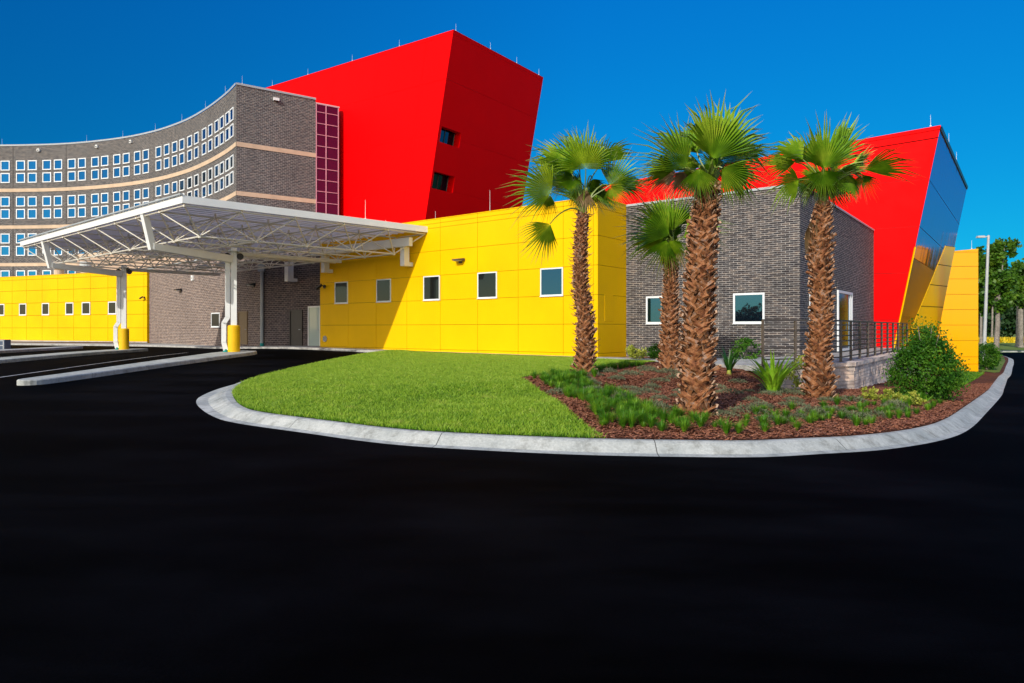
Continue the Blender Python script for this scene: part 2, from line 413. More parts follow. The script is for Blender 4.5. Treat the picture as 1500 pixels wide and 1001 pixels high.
# ================= yellow front building
nF = -d2; nS = -d1
bld = thing('yellow_building', 'long low bright yellow panel-clad building with a row of five square windows facing the lawn', 'building', (A.x, A.y, .3))
zs = [.30, .57, 1.77, 2.97, 4.17, 5.37, 6.50, 6.72, 6.92]
vs = [0]+[online(A, d1, x) for x in (870, 826, 760, 700.5, 646, 597, 552, 511)]+[tB]
mb = MB(); panel_wall(mb, A, d1, nF, tB, vs, zs); mb.build('wall', [M['yellow'], M['groove']], bld)
mb = MB(); panel_wall(mb, A+nF*.05+d2*.0, d2, nS, 12, [0.0, tS+.05, 6, 12], zs); mb.build('wall', [M['yellow'], M['groove']], bld)
mb = MB(); D = d2*13
a, b, c, d = A+D, A, B, B+D
q = [A+d2*.02+d1*.02, A+D+d1*.02, B+D-d1*.02, B+d2*.02-d1*.02]
mb.prism([(p.x, p.y) for p in q], .1, 6.86, 0, 1); mb.build('roof', [M['yellow'], M['soffit']], bld)
mb = MB()
mb.box(V(*(A+nF*.075-d1*.075).xy, 6.92), d1*(tB+.15), d2*.4, UP*.035)
mb.box(V(*(A-d1*.075+d2*.33).xy, 6.92), d2*13, d1*.4, UP*.035)
mb.build('coping', M['yellow'], bld)
mb = MB(); mb.box(V(*(A+nF*.07-d1*.06).xy, .12), d1*tB, d2*.1, UP*.2); mb.build('plinth', M['walk'], bld)
wpx = [(492, 511), (553, 574), (621.8, 645.8), (701, 729.4), (793, 826)]
for x0, x1 in wpx:
    t1, t0 = online(A, d1, x0), online(A, d1, x1)
    O = A+d1*t1; O.z = 2.975
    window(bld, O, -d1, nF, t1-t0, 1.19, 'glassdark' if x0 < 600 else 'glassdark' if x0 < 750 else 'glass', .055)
rods(bld, [V(*wp(707.5).xy, 6.95)+d2*.5, V(*wp(578).xy, 6.95)+d2*3], 1.1)
# access panel in the shaded end
mb = MB(); mb.box(A+d2*.5+nS*.05+V(0, 0, 1.9), d2*.7, UP*1.1, nS*.008); mb.build('access_panel', M['yellow'], bld)

def wall_lamp(P, n, label, mat='dark', sc=1.0, lens=True):
    t = thing('wall_lamp', label, 'wall lamp', P)
    u = n.cross(UP).normalized()
    mb = MB(); mb.box(P-u*.1*sc-UP*.1*sc, u*.2*sc, UP*.2*sc, n*.05*sc); mb.build('mount', M[mat], t)
    mb = MB()
    c = [P-u*.3*sc+UP*.02*sc+n*.05*sc, P+u*.3*sc+UP*.02*sc+n*.05*sc, P+u*.22*sc+UP*.02*sc+n*.42*sc, P-u*.22*sc+UP*.02*sc+n*.42*sc]
    top = [c[0]+UP*.12*sc, c[1]+UP*.12*sc, c[2]+UP*.06*sc, c[3]+UP*.06*sc]
    if u.cross(n).dot(UP) < 0: c = c[::-1]; top = top[::-1]
    mb.hexa(c+top); mb.build('hood', M[mat], t)
    mb = MB(); mb.box(P-u*.18*sc-UP*.01*sc+n*.1*sc, u*.36*sc, n*.24*sc, UP*.028*sc); mb.build('lens', M['frame'], t)
    return t
def camera_box(P, n, label, sc=1.0):
    t = thing('security_camera', label, 'security camera', P)
    u = n.cross(UP).normalized()
    mb = MB(); mb.tube([P, P+n*.06*sc], .09*sc, 10); mb.build('mount', M['black'], t)
    mb = MB(); mb.tube([P+n*.05*sc, P+n*.2*sc+UP*.06*sc, P+n*.3*sc], .03*sc, 6); mb.build('arm', M['black'], t)
    q = P+n*.32*sc-UP*.02
    mb = MB(); mb.tube([q-u*.16*sc+UP*.06*sc, q+u*.18*sc-UP*.08*sc], [.07*sc, .08*sc], 8); mb.build('housing', M['black'], t)
    return t
p = A+d1*online(A, d1, 676); p.z = H+(HY-383)*p.y/F
wall_lamp(p+nF*.052, nF, 'bronze wall lamp on the sunlit yellow wall between two square windows', 'bronze', .95)
p = A+d1*online(A, d1, 477); p.z = H+(HY-420)*p.y/F
camera_box(p+nF*.052, nF, 'black security camera at the shaded left end of the long yellow wall', 1.15)
p = A+d1*online(A, d1, 477.5); p.z = H+(HY-496.5)*p.y/F
t = thing('wall_vent', 'round grey vent cover low on the shaded yellow wall beside the glass door', 'vent', p+nF*.052)
mb = MB(); mb.tube([p+nF*.052, p+nF*.10], .17, 16); mb.build('cover', M['grey'], t)
mb = MB()
for k in range(-2, 3): mb.box(p+nF*.101-d1*.12+UP*(k*.05), d1*.24, UP*.015, nF*.008)
mb.build('louvre', M['dark'], t)

# ================= grey brick building on the right
bb = thing('brick_building', 'grey-brown brick single-storey building behind the palm trees with square white framed windows', 'building', (C0.x, C0.y, .3))
zt = 6.86
q = [S0, C0, E0, S0+d2*tE]
mb = MB(); mb.prism([(p.x, p.y) for p in q], -.8, zt, 0, 1); mb.build('wall', [M['brick'], M['soffit']], bb)
mb = MB()
mb.box(V(*(S0+nF*.04).xy, zt), -d1*(tC+.04), d2*.35, UP*.09)
mb.box(V(*(C0+nS*.04+d2*.31).xy, zt), d2*(tE-.4), d1*.35, UP*.09)
mb.build('coping', M['coping'], bb)
def bwin(x0, x1, ytop, ybot):
    t0, t1 = online(S0, -d1, x0), online(S0, -d1, x1); ym = (S0-d1*(t0+t1)/2).y
    O = S0-d1*t0; O.z = H+(HY-ybot)*ym/F
    return window(bb, O-nF*.03, -d1, nF, t1-t0, (ybot-ytop)*ym/F, 'glass', .075)
bwin(947, 992, 434, 474.5); bwin(1074.5, 1120.5, 429.5, 474)
# soldier course above the side door, the door in its recess and a side window
t0, t1 = online(C0, d2, 1226), online(C0, d2, 1247)
zf = .56
mb = MB(); mb.box(C0+d2*t0+nS*.002+V(0, 0, zf+2.75), d2*(t1-t0), UP*.35, nS*.02); mb.build('lintel', M['brick'], bb)
O = C0+d2*t0; O.z = zf
dr = MB(); frame_ring(dr, O, d2, UP, nS, t1-t0, 2.72, .12, .002, .07); 
dr.box(O+d2*(t1-t0-.5)+UP*.12+nS*.002, d2*.12, UP*2.48, nS*.06)
door = dr.build('door', M['frame'], bb)
mb = MB(); mb.box(O+d2*.12+UP*.12+nS*.002, d2*(t1-t0-.24), UP*2.48, nS*.012); mb.build('pane', M['glass'], door)
mb = MB(); mb.bar(O+d2*(t1-t0-.62)+UP*.9+nS*.11, O+d2*(t1-t0-.62)+UP*1.3+nS*.11, .03); mb.build('handle', M['grey'], door)
t0, t1 = online(C0, d2, 1184.5), online(C0, d2, 1203)
O = C0+d2*t0; O.z = 1.75; window(bb, O-nS*.03, d2, nS, t1-t0, 1.2, 'glass', .075)
# wall mounted outlet box beside the side door
# ================= leaning red building on the right
rd = V(1950, -980, 0).normalized()       # along its front, towards the right
E1 = V(E0.x, E0.y, 0)
tb = online(E1, rd, 1308); Rb = E1+rd*tb
tt = online(E1, rd, 1378); Rt = E1+rd*tt; Rt.z = H+(HY-184)*Rt.y/F
tl = online(E1, rd, 868); Rl = E1+rd*tl; Rl.z = H+(HY-275)*Rl.y/F
g2 = V(757, 980, 0).normalized()
tf = online(Rt, g2, 1417); Rf = Rt+g2*tf
Rbase = V(*Rb.xy, -1.6)
leanv = (Rt-V(*Rb.xy, .3))/(Rt.z-.3)       # lean per metre of height
Rbase = V(*Rb.xy, .3)+leanv*(-1.9)
Fbase = Rf+leanv*(Rbase.z-Rf.z)
lv2 = leanv.copy()
Lb = Rl+V(rd.x*-.33, rd.y*-.33, -1)*0.0
Lbase = V(*(Rl-rd*1.2).xy, -1.0)
rb = thing('red_building', 'leaning bright red building with glossy side wall rising behind the palms on the right', 'building', (Rb.x, Rb.y, .3))
nR = V(rd.y, -rd.x, 0); nR = nR if nR.y < 0 else -nR
# front built of tall courses with joints at real heights
def fpt(s, z):   # s 0..1 left to right along the front at height z
    zt_ = Rt.z; r = V(*Rb.xy, 0)+leanv*(z-.3); r.z = z
    l = V(*Rl.xy, z)-rd*.12*(Rl.z-z)
    return l.lerp(r, s)
mb = MB()
zj = [-1.6, .2, 2.05, 4.55, 7.0, 9.45]
def strip(za, zb, sa=0., sb=1., off=.0):
    mb.face([fpt(sa, za)+nR*off, fpt(sb, za)+nR*off, fpt(sb, zb)+nR*off, fpt(sa, zb)+nR*off], 0)
gap = .012
for i in range(len(zj)-1):
    za, zb = zj[i]+(gap if i else 0), zj[i+1]-gap
    strip(za, zb)
    mb.face([fpt(0, zb)-nR*.02, fpt(1, zb)-nR*.02, fpt(1, zb+2*gap)-nR*.02, fpt(0, zb+2*gap)-nR*.02], 1)
# top course with sloping roof line, then a separate fascia
za = zj[-1]+gap
TL, TR = Rl.copy(), Rt.copy()
fh = .62
mb.face([fpt(0, za), fpt(1, za), TR-leanv*(fh*1.0+.02), TL-V(0, 0, .4)], 0)
mb.face([TL-V(0, 0, .4)-nR*.03, TR-leanv*(fh+.02)-nR*.03, TR-leanv*(fh-.02)-nR*.03, TL-V(0, 0, .37)-nR*.03], 1)
mb.face([TL-V(0, 0, .37)+nR*.03, TR-leanv*(fh-.02)+nR*.03, TR-leanv*.2+nR*.03, TL-V(0, 0, .15)+nR*.03], 0)
mb.face([TL-V(0, 0, .15)+nR*.07, TR-leanv*.2+nR*.07, TR+nR*.07, TL+nR*.07], 0)
mb.face([TL-V(0, 0, .15)+nR*.03, TR-leanv*.2+nR*.03, TR-leanv*.2+nR*.07, TL-V(0, 0, .15)+nR*.07], 0)
# left end and back
bk = g2*14
for q in ([fpt(0, -1.6)+bk, fpt(0, -1.6), TL, TL+bk],): mb.face(q, 0)
mb.build('front_wall', [M['red'], M['red_groove']], rb)
mb = MB()
# glossy side: four storeys of tall sheets
def spt(s, z): return (V(*Rb.xy, .3)+leanv*(z-.3)).lerp(V(*Rb.xy, .3)+g2*tf+leanv*(z-.3), s)
zz = [-1.6, 2.0, 6.15, 9.0, Rt.z-.25]
zz = [-1.6, 2.2, 5.35, H+(HY-337)*36.6/F, H+(HY-271)*36.4/F, Rt.z-.2]
nG = V(g2.y, -g2.x, 0)
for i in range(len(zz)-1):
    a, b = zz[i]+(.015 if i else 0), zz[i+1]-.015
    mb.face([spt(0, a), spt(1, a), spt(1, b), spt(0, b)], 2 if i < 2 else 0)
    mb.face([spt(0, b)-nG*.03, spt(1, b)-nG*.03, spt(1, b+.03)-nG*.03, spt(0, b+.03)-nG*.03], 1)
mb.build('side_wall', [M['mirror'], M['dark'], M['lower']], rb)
mb = MB(); mb.face([spt(0, Rt.z-.2)+nG*.05, spt(1, Rt.z-.2)+nG*.05, spt(1, Rt.z)+nG*.05, spt(0, Rt.z)+nG*.05], 0)
mb.face([spt(0, Rt.z-.2), spt(1, Rt.z-.2), spt(1, Rt.z-.2)+nG*.05, spt(0, Rt.z-.2)+nG*.05][::-1], 0)
mb.build('gutter', M['dark'], rb)
mb = MB(); mb.face([TL, TR, Rf, TL+g2*tf-V(0,0,.0)], 0)
mb.face([spt(1, -1.6), fpt(0, -1.6)+g2*tf, TL+g2*tf, Rf], 1); mb.build('roof', [M['soffit'], M['red']], rb)
# yellow corner trim along the leaning edge
mb = MB(); mb.bar(spt(0, -1)+nG*.0+nR*.03, spt(0, 5.9)+nR*.03, .06, .05); mb.build('corner_trim', M['yellow'], rb)
rods(rb, [Rt-rd*.45, Rt+g2*4.5, Rt+g2*9.6, ], .62)

# ================= yellow screen wall folded against the red building
YW = 44.0
W1 = V((1433-CX)/F*YW, YW, 0)
fw = thing('yellow_screen_wall', 'glossy yellow folded screen wall standing at the far right end of the red building', 'wall', (W1.x, W1.y, -1.4))
def scr(px, py): return hit(px, py, W1, V(.02, 1, 0).normalized())
nW = V(-.02, -1, 0).normalized()
left_edge = [(1367, 541.7), (1375, 480), (1398.5, 366)]
def lx(z, kx=0):
    a = scr(1368, 520); b = scr(1398.5, 366.5)
    t = (z-a.z)/(b.z-a.z); return a.lerp(b, t)
topz = H+(HY-364.5)*YW/F
js = [-1.55]+[scr(1425, y).z for y in (533.5, 523, 499.2, 476.4, 453.8, 431.3, 408.8, 390.4, 369.5)]+[topz]
mb = MB()
for i in range(len(js)-1):
    a, b = js[i]+(.012 if i else 0), js[i+1]-.012
    la, lb_ = lx(a), lx(b); ra = V(W1.x, W1.y, a); rb_ = V(W1.x, W1.y, b)
    if i == len(js)-2: b = js[i+1]; lb_ = lx(b)-V(0, 0, .14); rb_ = V(W1.x, W1.y, b)
    mb.face([la, ra, rb_, lb_], 0)
    if i < len(js)-2: mb.face([lx(b)-nW*.02, V(W1.x, W1.y, b)-nW*.02, V(W1.x, W1.y, b+.024)-nW*.02, lx(b+.024)-nW*.02], 1)
# end thickness and rear
e = V(.35, .55, 0)
mb.face([V(W1.x, W1.y, js[0]), V(W1.x, W1.y, js[0])+e, V(W1.x, W1.y, topz)+e, V(W1.x, W1.y, topz)], 0)
mb.face([lx(js[0])+e, lx(topz)-V(0, 0, .14)+e, V(W1.x, W1.y, topz)+e, V(W1.x, W1.y, js[0])+e], 0)
mb.face([lx(topz)-V(0, 0, .14), V(W1.x, W1.y, topz), V(W1.x, W1.y, topz)+e, lx(topz)-V(0, 0, .14)+e], 0)
mb.build('front_panel', [M['glossy'], M['groove']], fw)
# second leaf running forward along the glossy wall
fa = scr(1369.5, 512)+V(.10, .03, 0); fb = scr(1398, 362)+V(.10, .03, 0)
ga = fa-g2*9.0; ga = V(ga.x, ga.y, fa.z)
# near edge rises from (1325,500) to (1385,360)
def near(px, py, k): 
    u = (px-CX)/F; Y = k; return V(u*Y, Y, H+(HY-py)/F*Y)
nMir = leanv.cross(g2).normalized(); pMir = V(*Rb.xy, .3)
if nMir.dot(V(1, -1, 0)) < 0: nMir = -nMir
n0 = hit(1322, 512, pMir, nMir)+nMir*.02; n1 = hit(1385, 360, pMir, nMir)+nMir*.02
print('mir', n0, n1, fa, fb)
npl = (n1-n0).cross(fa-n0).normalized(); fb = hit(1399.5, 362, n0, npl)
nn0 = n0+(n0-n1)*.25; ff0 = fa+(fa-fb)*.22
mb = MB(); K = 6
for i in range(K):
    s0 = i/K+.003; s1 = (i+1)/K-.003
    mb.face([nn0.lerp(n1, s0), ff0.lerp(fb, s0), ff0.lerp(fb, s1), nn0.lerp(n1, s1)], 0)
    if i: 
        o_ = V(-.8, .6, 0)*.02
        mb.face([nn0.lerp(n1, s0-.006)+o_, ff0.lerp(fb, s0-.006)+o_, ff0.lerp(fb, s0)+o_, nn0.lerp(n1, s0)+o_], 1)
bkv = V(-.5, .42, 0)
mb.face([n1, fb, fb+bkv, n1+bkv], 0)
mb.face([nn0+bkv, nn0, n1, n1+bkv], 0)
mb.build('side_panel', [M['screen'], M['groove']], fw)
rods(fw, [V(W1.x-.3, W1.y+.2, topz)], .6)

# ================= tall red box on the left
YR = 58.0
R0 = V((664.4-CX)/F*YR, YR, H+(HY-43.4)*YR/F)
rf = V(-1497, 980, 0).normalized(); rs = V(737, 980, 0).normalized()
tx = online(R0, rs, 796); R1 = R0+rs*tx
tl = online(R0, rf, 389); R2 = R0+rf*(tl+6)
lean = rf*.1976+V(0, 0, -1)           # per metre downwards
rt = thing('red_tower', 'tall leaning bright red block above the roofs, two small recessed windows in its shaded side', 'building', (R0.x, R0.y, 0))
nf_ = V(-rf.y, rf.x, 0); nf_ = nf_ if nf_.y < 0 else -nf_
hh = R0.z
mb = MB()
zc = [0, 5.0, 9.6, 14.2, 18.8, 23.4, hh-.35, hh]
def tp(t, z): q = R0+lean*(hh-z); return V(*(q+rf*t).xy, z)
vs_ = [0, 3.0, 9.0, 15.0, 21.0, 27.0, tl+6]
for i in range(len(zc)-1):
    for j in range(len(vs_)-1):
        a, b = zc[i]+.012, zc[i+1]-.012
        def q(t, z): 
            base = tp(0, z); full = V(*R2.xy, z)
            return base.lerp(full, t/(tl+6))
        mb.face([q(vs_[j+1]-.012, a), q(vs_[j]+(.012 if j else 0), a), q(vs_[j]+(.012 if j else 0), b), q(vs_[j+1]-.012, b)], 0)
    b_ = zc[i+1]
mb.face([V(*R2.xy, 0)-nf_*.03, tp(0, 0)-nf_*.03, R0-nf_*.03, R2-nf_*.03], 1)
mb.build('front_wall', [M['red'], M['red_groove']], rt)
# side wall with true window recesses
def sp(t, z): q = R0+lean*(hh-z)+rs*t; return V(*q.xy, z)
ns_ = (rs.cross(lean)).normalized()
if ns_.dot(V(1, -1, 0)) < 0: ns_ = -ns_
def st(px, py):
    P = hit(px, py, R0, ns_); z = P.z; return (P-sp(0, z)).dot(rs), z
wins = []
for (xa, ya), (xb, yb) in (((647.5, 183.5), (672, 218.5)), ((636.5, 249.5), (662.5, 284.5))):
    (ta, za), (tb_, zb) = st(xa, ya), st(xb, yb); wins.append((ta, tb_, min(za, zb)+.1, max(za, zb)-.1))
wins = [(w[0], w[1], w[2], w[3]) for w in wins]
mb = MB()
tcut = sorted(set([0, tx]+[wins[0][0], wins[0][1], wins[1][0], wins[1][1]])); zcut = sorted(set(zc+[wins[0][2], wins[0][3], wins[1][2], wins[1][3]]))
for i in range(len(tcut)-1):
    for j in range(len(zcut)-1):
        tm, zm = (tcut[i]+tcut[i+1])/2, (zcut[j]+zcut[j+1])/2
        if any(w[0] < tm < w[1] and w[2] < zm < w[3] for w in wins): continue
        ga = .012 if zcut[j+1] in zc else 0
        mb.face([sp(tcut[i], zcut[j]), sp(tcut[i+1], zcut[j]), sp(tcut[i+1], zcut[j+1]-ga), sp(tcut[i], zcut[j+1]-ga)], 0)
mb.face([sp(0, 0)-ns_*.03, sp(tx, 0)-ns_*.03, sp(tx, wins[1][2]-.8)-ns_*.03, sp(0, wins[1][2]-.8)-ns_*.03], 1)
mb.build('side_wall', [M['red'], M['red_groove']], rt)
for (ta, tb_, za, zb) in wins:
    dp = -ns_*.8
    mb = MB()
    c = [sp(ta, za), sp(tb_, za), sp(tb_, zb), sp(ta, zb)]
    for k in range(4): mb.face([c[k], c[(k+1) % 4], c[(k+1) % 4]+dp, c[k]+dp][::-1], 0)
    w = mb.build('window', M['red'], rt)
    mb = MB(); mb.face([p+dp*.98 for p in c], 0); mb.build('pane', M['glass'], w)
    mb = MB()
    m1 = c[0].lerp(c[1], .02)+dp*.94; m2 = c[3].lerp(c[2], .02)+dp*.94
    for s in (0.02, .5, .98): mb.bar(c[0].lerp(c[1], s)+dp*.94, c[3].lerp(c[2], s)+dp*.94, .06)
    mb.build('frame', M['dark'], w)
mb = MB()
R3 = R2+rs*tx
mb.face([R2, R0, R1, R3], 0); mb.face([V(*R3.xy, 0), V(*R2.xy, 0), R2, R3], 1); mb.face([sp(tx, 0), V(*R3.xy, 0), R3, R1], 1)
mb.build('roof', [M['soffit'], M['red']], rt)
rods(rt, [R0+rs*.3, R0+rs*5.1, R0+rs*9.2, R0+rs*13.0]+[R0+rf*online(R0, rf, x) for x in (585, 516, 451, 399)], .62)

# ================= curved brick tower
tw = thing('brick_tower', 'tall concave grey brick hospital block with paired white framed windows and tan stone bands', 'building', (-24.6, 59.7, 0))
ctl = [(-86, 77.0), (-78, 78.6), (-70, 79.6), (-61.1, 79.9), (-53.05, 79.2), (-45.7, 77.1), (-39.9, 74.3), (-34.7, 70.6), (-30.65, 66.8), (-26.95, 62.7), (-24.6, 59.7), (-22.6, 56.9)]
def cr(p0, p1, p2, p3, t):
    return .5*((2*p1)+(p2-p0)*t+(2*p0-5*p1+4*p2-p3)*t*t+(3*p1-p0-3*p2+p3)*t**3)
curve = []
for i in range(1, len(ctl)-2):
    P4 = [V(*ctl[i+k-1], 0) for k in range(4)]
    for k in range(8): curve.append(cr(*P4, k/8))
curve.append(V(*ctl[-2], 0))
arc = [0]
for i in range(1, len(curve)): arc.append(arc[-1]+(curve[i]-curve[i-1]).length)
def on_curve(px):
    u = (px-CX)/F; best = None
    for i in range(len(curve)-1):
        f0 = curve[i].x-u*curve[i].y; f1 = curve[i+1].x-u*curve[i+1].y
        if f0*f1 <= 0:
            t = f0/(f0-f1) if f0 != f1 else 0
            return curve[i].lerp(curve[i+1], t), (curve[i+1]-curve[i]).normalized(), arc[i]+(arc[i+1]-arc[i])*t
ztop = H+21.75
mb = MB()
def cw(z0, z1, off, m=0, arr=mb, i0=0):
    for i in range(i0, len(curve)-1):
        a, b = curve[i], curve[i+1]
        na = V(0, 0, 0); dd = (b-a).normalized(); n = V(dd.y, -dd.x, 0)
        n0 = n if i == 0 else ((curve[i+1]-curve[i-1]).normalized()); n0 = V(n0.y, -n0.x, 0) if i else n
        n1 = n if i == len(curve)-2 else ((curve[i+2]-curve[i]).normalized()); n1 = V(n1.y, -n1.x, 0) if i < len(curve)-2 else n
        arr.face([V(*(a+n0*off).xy, z0), V(*(b+n1*off).xy, z0), V(*(b+n1*off).xy, z1), V(*(a+n0*off).xy, z1)], m,
                 [(arc[i], z0), (arc[i+1], z0), (arc[i+1], z1), (arc[i], z1)])
cw(0, ztop, 0)
T0 = curve[-1]; ts = V(1445, 980, 0).normalized(); tT = online(T0, ts, 462.5); T1 = T0+ts*tT
tG = online(T1, ts, 496); T2 = T1+ts*tG; nT = V(ts.y, -ts.x, 0)
mb.face([V(*T0.xy, 0), V(*T1.xy, 0), V(*T1.xy, ztop), V(*T0.xy, ztop)], 0)
mb.face([V(*p.xy, ztop) for p in curve]+[V(*T1.xy, ztop), V(*(T1+V(-12, 14, 0)).xy, ztop), V(-60, 96, ztop), V(-86, 92, ztop)], 1)
mb.face([V(*T1.xy, 0), V(*(T1+V(-12, 14, 0)).xy, 0), V(*(T1+V(-12, 14, 0)).xy, ztop), V(*T1.xy, ztop)], 0)
mb.build('wall', [M['brick_far'], M['soffit']], tw)
mb = MB(); cw(ztop-.02, ztop+.16, .08, 0, mb); mb.box(V(*(T0+nT*.08).xy, ztop-.02), ts*tT, -nT*.3, UP*.18); mb.build('coping', M['coping'], tw)
for zb in (H+16.45, H+12.06, H+7.58, H+3.2):
    mb = MB(); cw(zb-.2, zb+.2, .035, 0, mb)
    o_ = .035
    mb.face([V(*(T0+nT*o_).xy, zb-.2), V(*(T1+nT*o_).xy, zb-.2), V(*(T1+nT*o_).xy, zb+.2), V(*(T0+nT*o_).xy, zb+.2)])
    mb.build('stone_band', M['band'], tw)
# control joints
for px in (225, 97, 19):
    P, dd, s_ = on_curve(px); n = V(dd.y, -dd.x, 0); mb = MB(); mb.bar(V(*(P+n*.01).xy, 2), V(*(P+n*.01).xy, ztop-.1), .07, .03); mb.build('expansion_joint', M['dark'], tw)
# curtain wall
mb = MB(); zg = ztop-.35
mb.face([V(*T1.xy, 0), V(*T2.xy, 0), V(*T2.xy, zg), V(*T1.xy, zg)]); 
cwl = mb.build('curtain_wall', M['redglass'], tw)
mb = MB()
for t_ in (0.04, tG*.44, tG-.04): mb.box(V(*(T1+ts*(t_-.04)).xy, 4)+nT*.01, ts*.08, nT*.07, UP*(zg-4))
z = zg-.05; k = 0
while z > 6: mb.box(V(*T1.xy, z)+nT*.01, ts*tG, nT*.055, UP*.06); z -= (.75 if k == 0 else 1.08); k += 1
mb.build('mullion', M['pink'], cwl)
mb = MB(); mb.box(V(*T1.xy, zg), ts*(tG+.1), -nT*.6, UP*.12); mb.build('cap', M['grey'], cwl)
# windows
pairs = [(-38, -24), (-21, -7), (1.2, 14.9), (23.3, 37.9), (40.8, 54.7), (62.4, 75.8), (79, 92.2), (99.1, 112), (114.5, 126.7), (133.7, 146), (148.3, 159.8), (166.3, 177.1), (180.2, 190.8), (196.8, 206.6), (209.3, 219.1),
         (228.2, 237.6), (240.5, 249.1), (252.5, 260.6), (263, 271.2), (275, 282), (284.6, 292), (296.4, 302.9), (305.5, 311.8), (315.6, 320.6), (323.3, 328), (331.7, 335.8), (337.9, 342)]
rows = [19.4, 17.92, 15.1, 13.62, 10.7, 9.22, 6.3, 4.8]
ww, wh = 1.12, 1.18
mbf = MB(); frame_ring(mbf, V(-ww/2, 0, -wh/2), V(1, 0, 0), V(0, 0, 1), V(0, -1, 0), ww, wh, .11, -.02, .07)
mbg = MB(); mbg.box(V(-ww/2+.11, 0, -wh/2+.11), V(ww-.22, 0, 0), V(0, 0, wh-.22), V(0, -.02, 0))
f0 = mbf.build('window', M['frame'], tw); g0 = mbg.build('pane', M['skyglass'], f0)
f0m, g0m = f0.data, g0.data
first = True; off = origin(tw)
f0.data.transform(Matrix.Translation(off)); g0.data.transform(Matrix.Translation(off))
rest = MB(); restg = MB()
for r_, zr in enumerate(rows):
    for x0, x1 in pairs:
        P, dd, s_ = on_curve((x0+x1)/2) if x0 > -30 else (on_curve(max(-37, (x0+x1)/2)))
        n = V(dd.y, -dd.x, 0); ang = math.atan2(dd.y, dd.x)
        loc = V(P.x, P.y, H+zr)
        if r_ < 4 and x0 > 0:
            if first: f = f0; g = g0; first = False
            else:
                f = f0.copy(); COL.objects.link(f); f.parent = tw
                g = g0.copy(); COL.objects.link(g); g.parent = f
            f.location = loc-off; f.rotation_euler = (0, 0, ang)
            if r_ >= 2 and x0 > 262 and (x0+r_*7) % 3 < 2.2:      # darker glass puts the dark reflections of these panes into the colour
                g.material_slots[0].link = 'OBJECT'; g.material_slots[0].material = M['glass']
        else:
            if x0 > 130 and r_ > 5: continue
            frame_ring(rest, loc-dd*ww/2-UP*wh/2, dd, UP, n, ww, wh, .11, -.02, .07, 0)
            rest.box(loc-dd*(ww/2-.11)-UP*(wh/2-.11), dd*(ww-.22), UP*(wh-.22), n*.02, 1)
prop(rest.build('window', [M['frame'], M['skyglass']], tw), kind='stuff')
rods(tw, [V(*on_curve(x)[0].xy, ztop+.15) for x in (3, 127, 180, 227.5, 266.4, 301, 330)]+[V(*(T0+ts*.5).xy, ztop+.15)], .75)
for px, py, nm in ((57.6, 220.6, 'leftmost small'), (143, 215, 'middle small'), (193, 208, 'rightmost small')):
    P, dd, s_ = on_curve(px); n = V(dd.y, -dd.x, 0); z = H+(HY-py)*P.y/F
    t = thing('flood_lamp', nm+' white square floodlight under the parapet of the curved brick block', 'floodlight', V(P.x, P.y, z)+n*.02, 'parapet floodlights')
    mb = MB(); mb.box(V(P.x, P.y, z)-dd*.16-UP*.16+n*.02, dd*.32, UP*.32, n*.2); mb.build('housing', M['white'], t)
    mb = MB(); mb.box(V(P.x, P.y, z)-dd*.09-UP*.1+n*.222, dd*.18, UP*.15, n*.01); mb.build('lens', M['black'], t)
P = T0+ts*online(T0, ts, 404); z = H+(HY-146)*P.y/F
t = thing('flood_lamp', 'white floodlight high on the flat brick end of the tall block', 'floodlight', V(P.x, P.y, z))
mb = MB(); mb.box(V(P.x, P.y, z)-ts*.25-UP*.15+nT*.02, ts*.5, UP*.25, nT*.25); mb.build('housing', M['white'], t)
mb = MB(); mb.box(V(P.x, P.y, z)-ts*.2-UP*.17+nT*.05, ts*.4, UP*.018, nT*.2); mb.build('lens', M['black'], t)

# ================= far-left yellow annex
L1 = V((216-CX)/F*59.1, 59.1, 0); L0 = V((0-CX)/F*67.2, 67.2, 0)
lu = (L1-L0).normalized(); nL = V(lu.y, -lu.x, 0); LL = (L1-L0).length
an = thing('yellow_annex', 'distant bright yellow panelled building at the far left below the curved brick block', 'building', (L1.x, L1.y, .3))
jx = [-40, -20, 18.5, 39.5, 62.5, 85.5, 108.5, 133.5, 158.8, 186, 211.5, 216]
vsl = [-14, -9]+[online(L0, lu, x) for x in jx[2:]]
zl = [.42, H+.03, H+1.24, H+2.45, H+3.67, H+4.75, H+5.08]
mb = MB(); panel_wall(mb, L0, lu, nL, LL, vsl, zl, .03); mb.build('wall', [M['yellow'], M['groove']], an)
mb = MB(); q = [L0-lu*14-nL*.01, L1-nL*.01-lu*.01, L1-nL*10, L0-lu*14-nL*10]; mb.prism([(p.x, p.y) for p in q], .0, H+5.0, 0, 1); mb.build('roof', [M['yellow'], M['soffit']], an)
mb = MB(); mb.box(V(*(L0-lu*14+nL*.08).xy, H+5.08), lu*(LL+14.1), -nL*.4, UP*.05); mb.build('coping', M['yellow'], an)
mb = MB(); mb.box(V(*(L0-lu*14+nL*.03).xy, .1), lu*(LL+14), -nL*.03, UP*.31); mb.build('plinth', M['walk'], an)
for x0, x1 in ((-4, 7.5), (29.2, 39.6), (62.5, 73), (97, 108.6), (121, 133.2), (159.5, 171.5)):
    ta, tb_ = online(L0, lu, x0), online(L0, lu, x1); O = L0+lu*ta; O.z = H+1.27
    window(an, O, lu, nL, tb_-ta, 1.15, 'glassdark', .09)
for px in (41, 81):
    p = L0+lu*online(L0, lu, px)-nL*3; mb = MB(); mb.tube([V(*p.xy, H+4), V(*p.xy, H+6.1)], .42, 14, 0); mb.tube([V(*p.xy, H+6.0), V(*p.xy, H+6.6)], .55, 14, 1)
    mb.build('roof_vent', [M['band'], M['grey']], an)
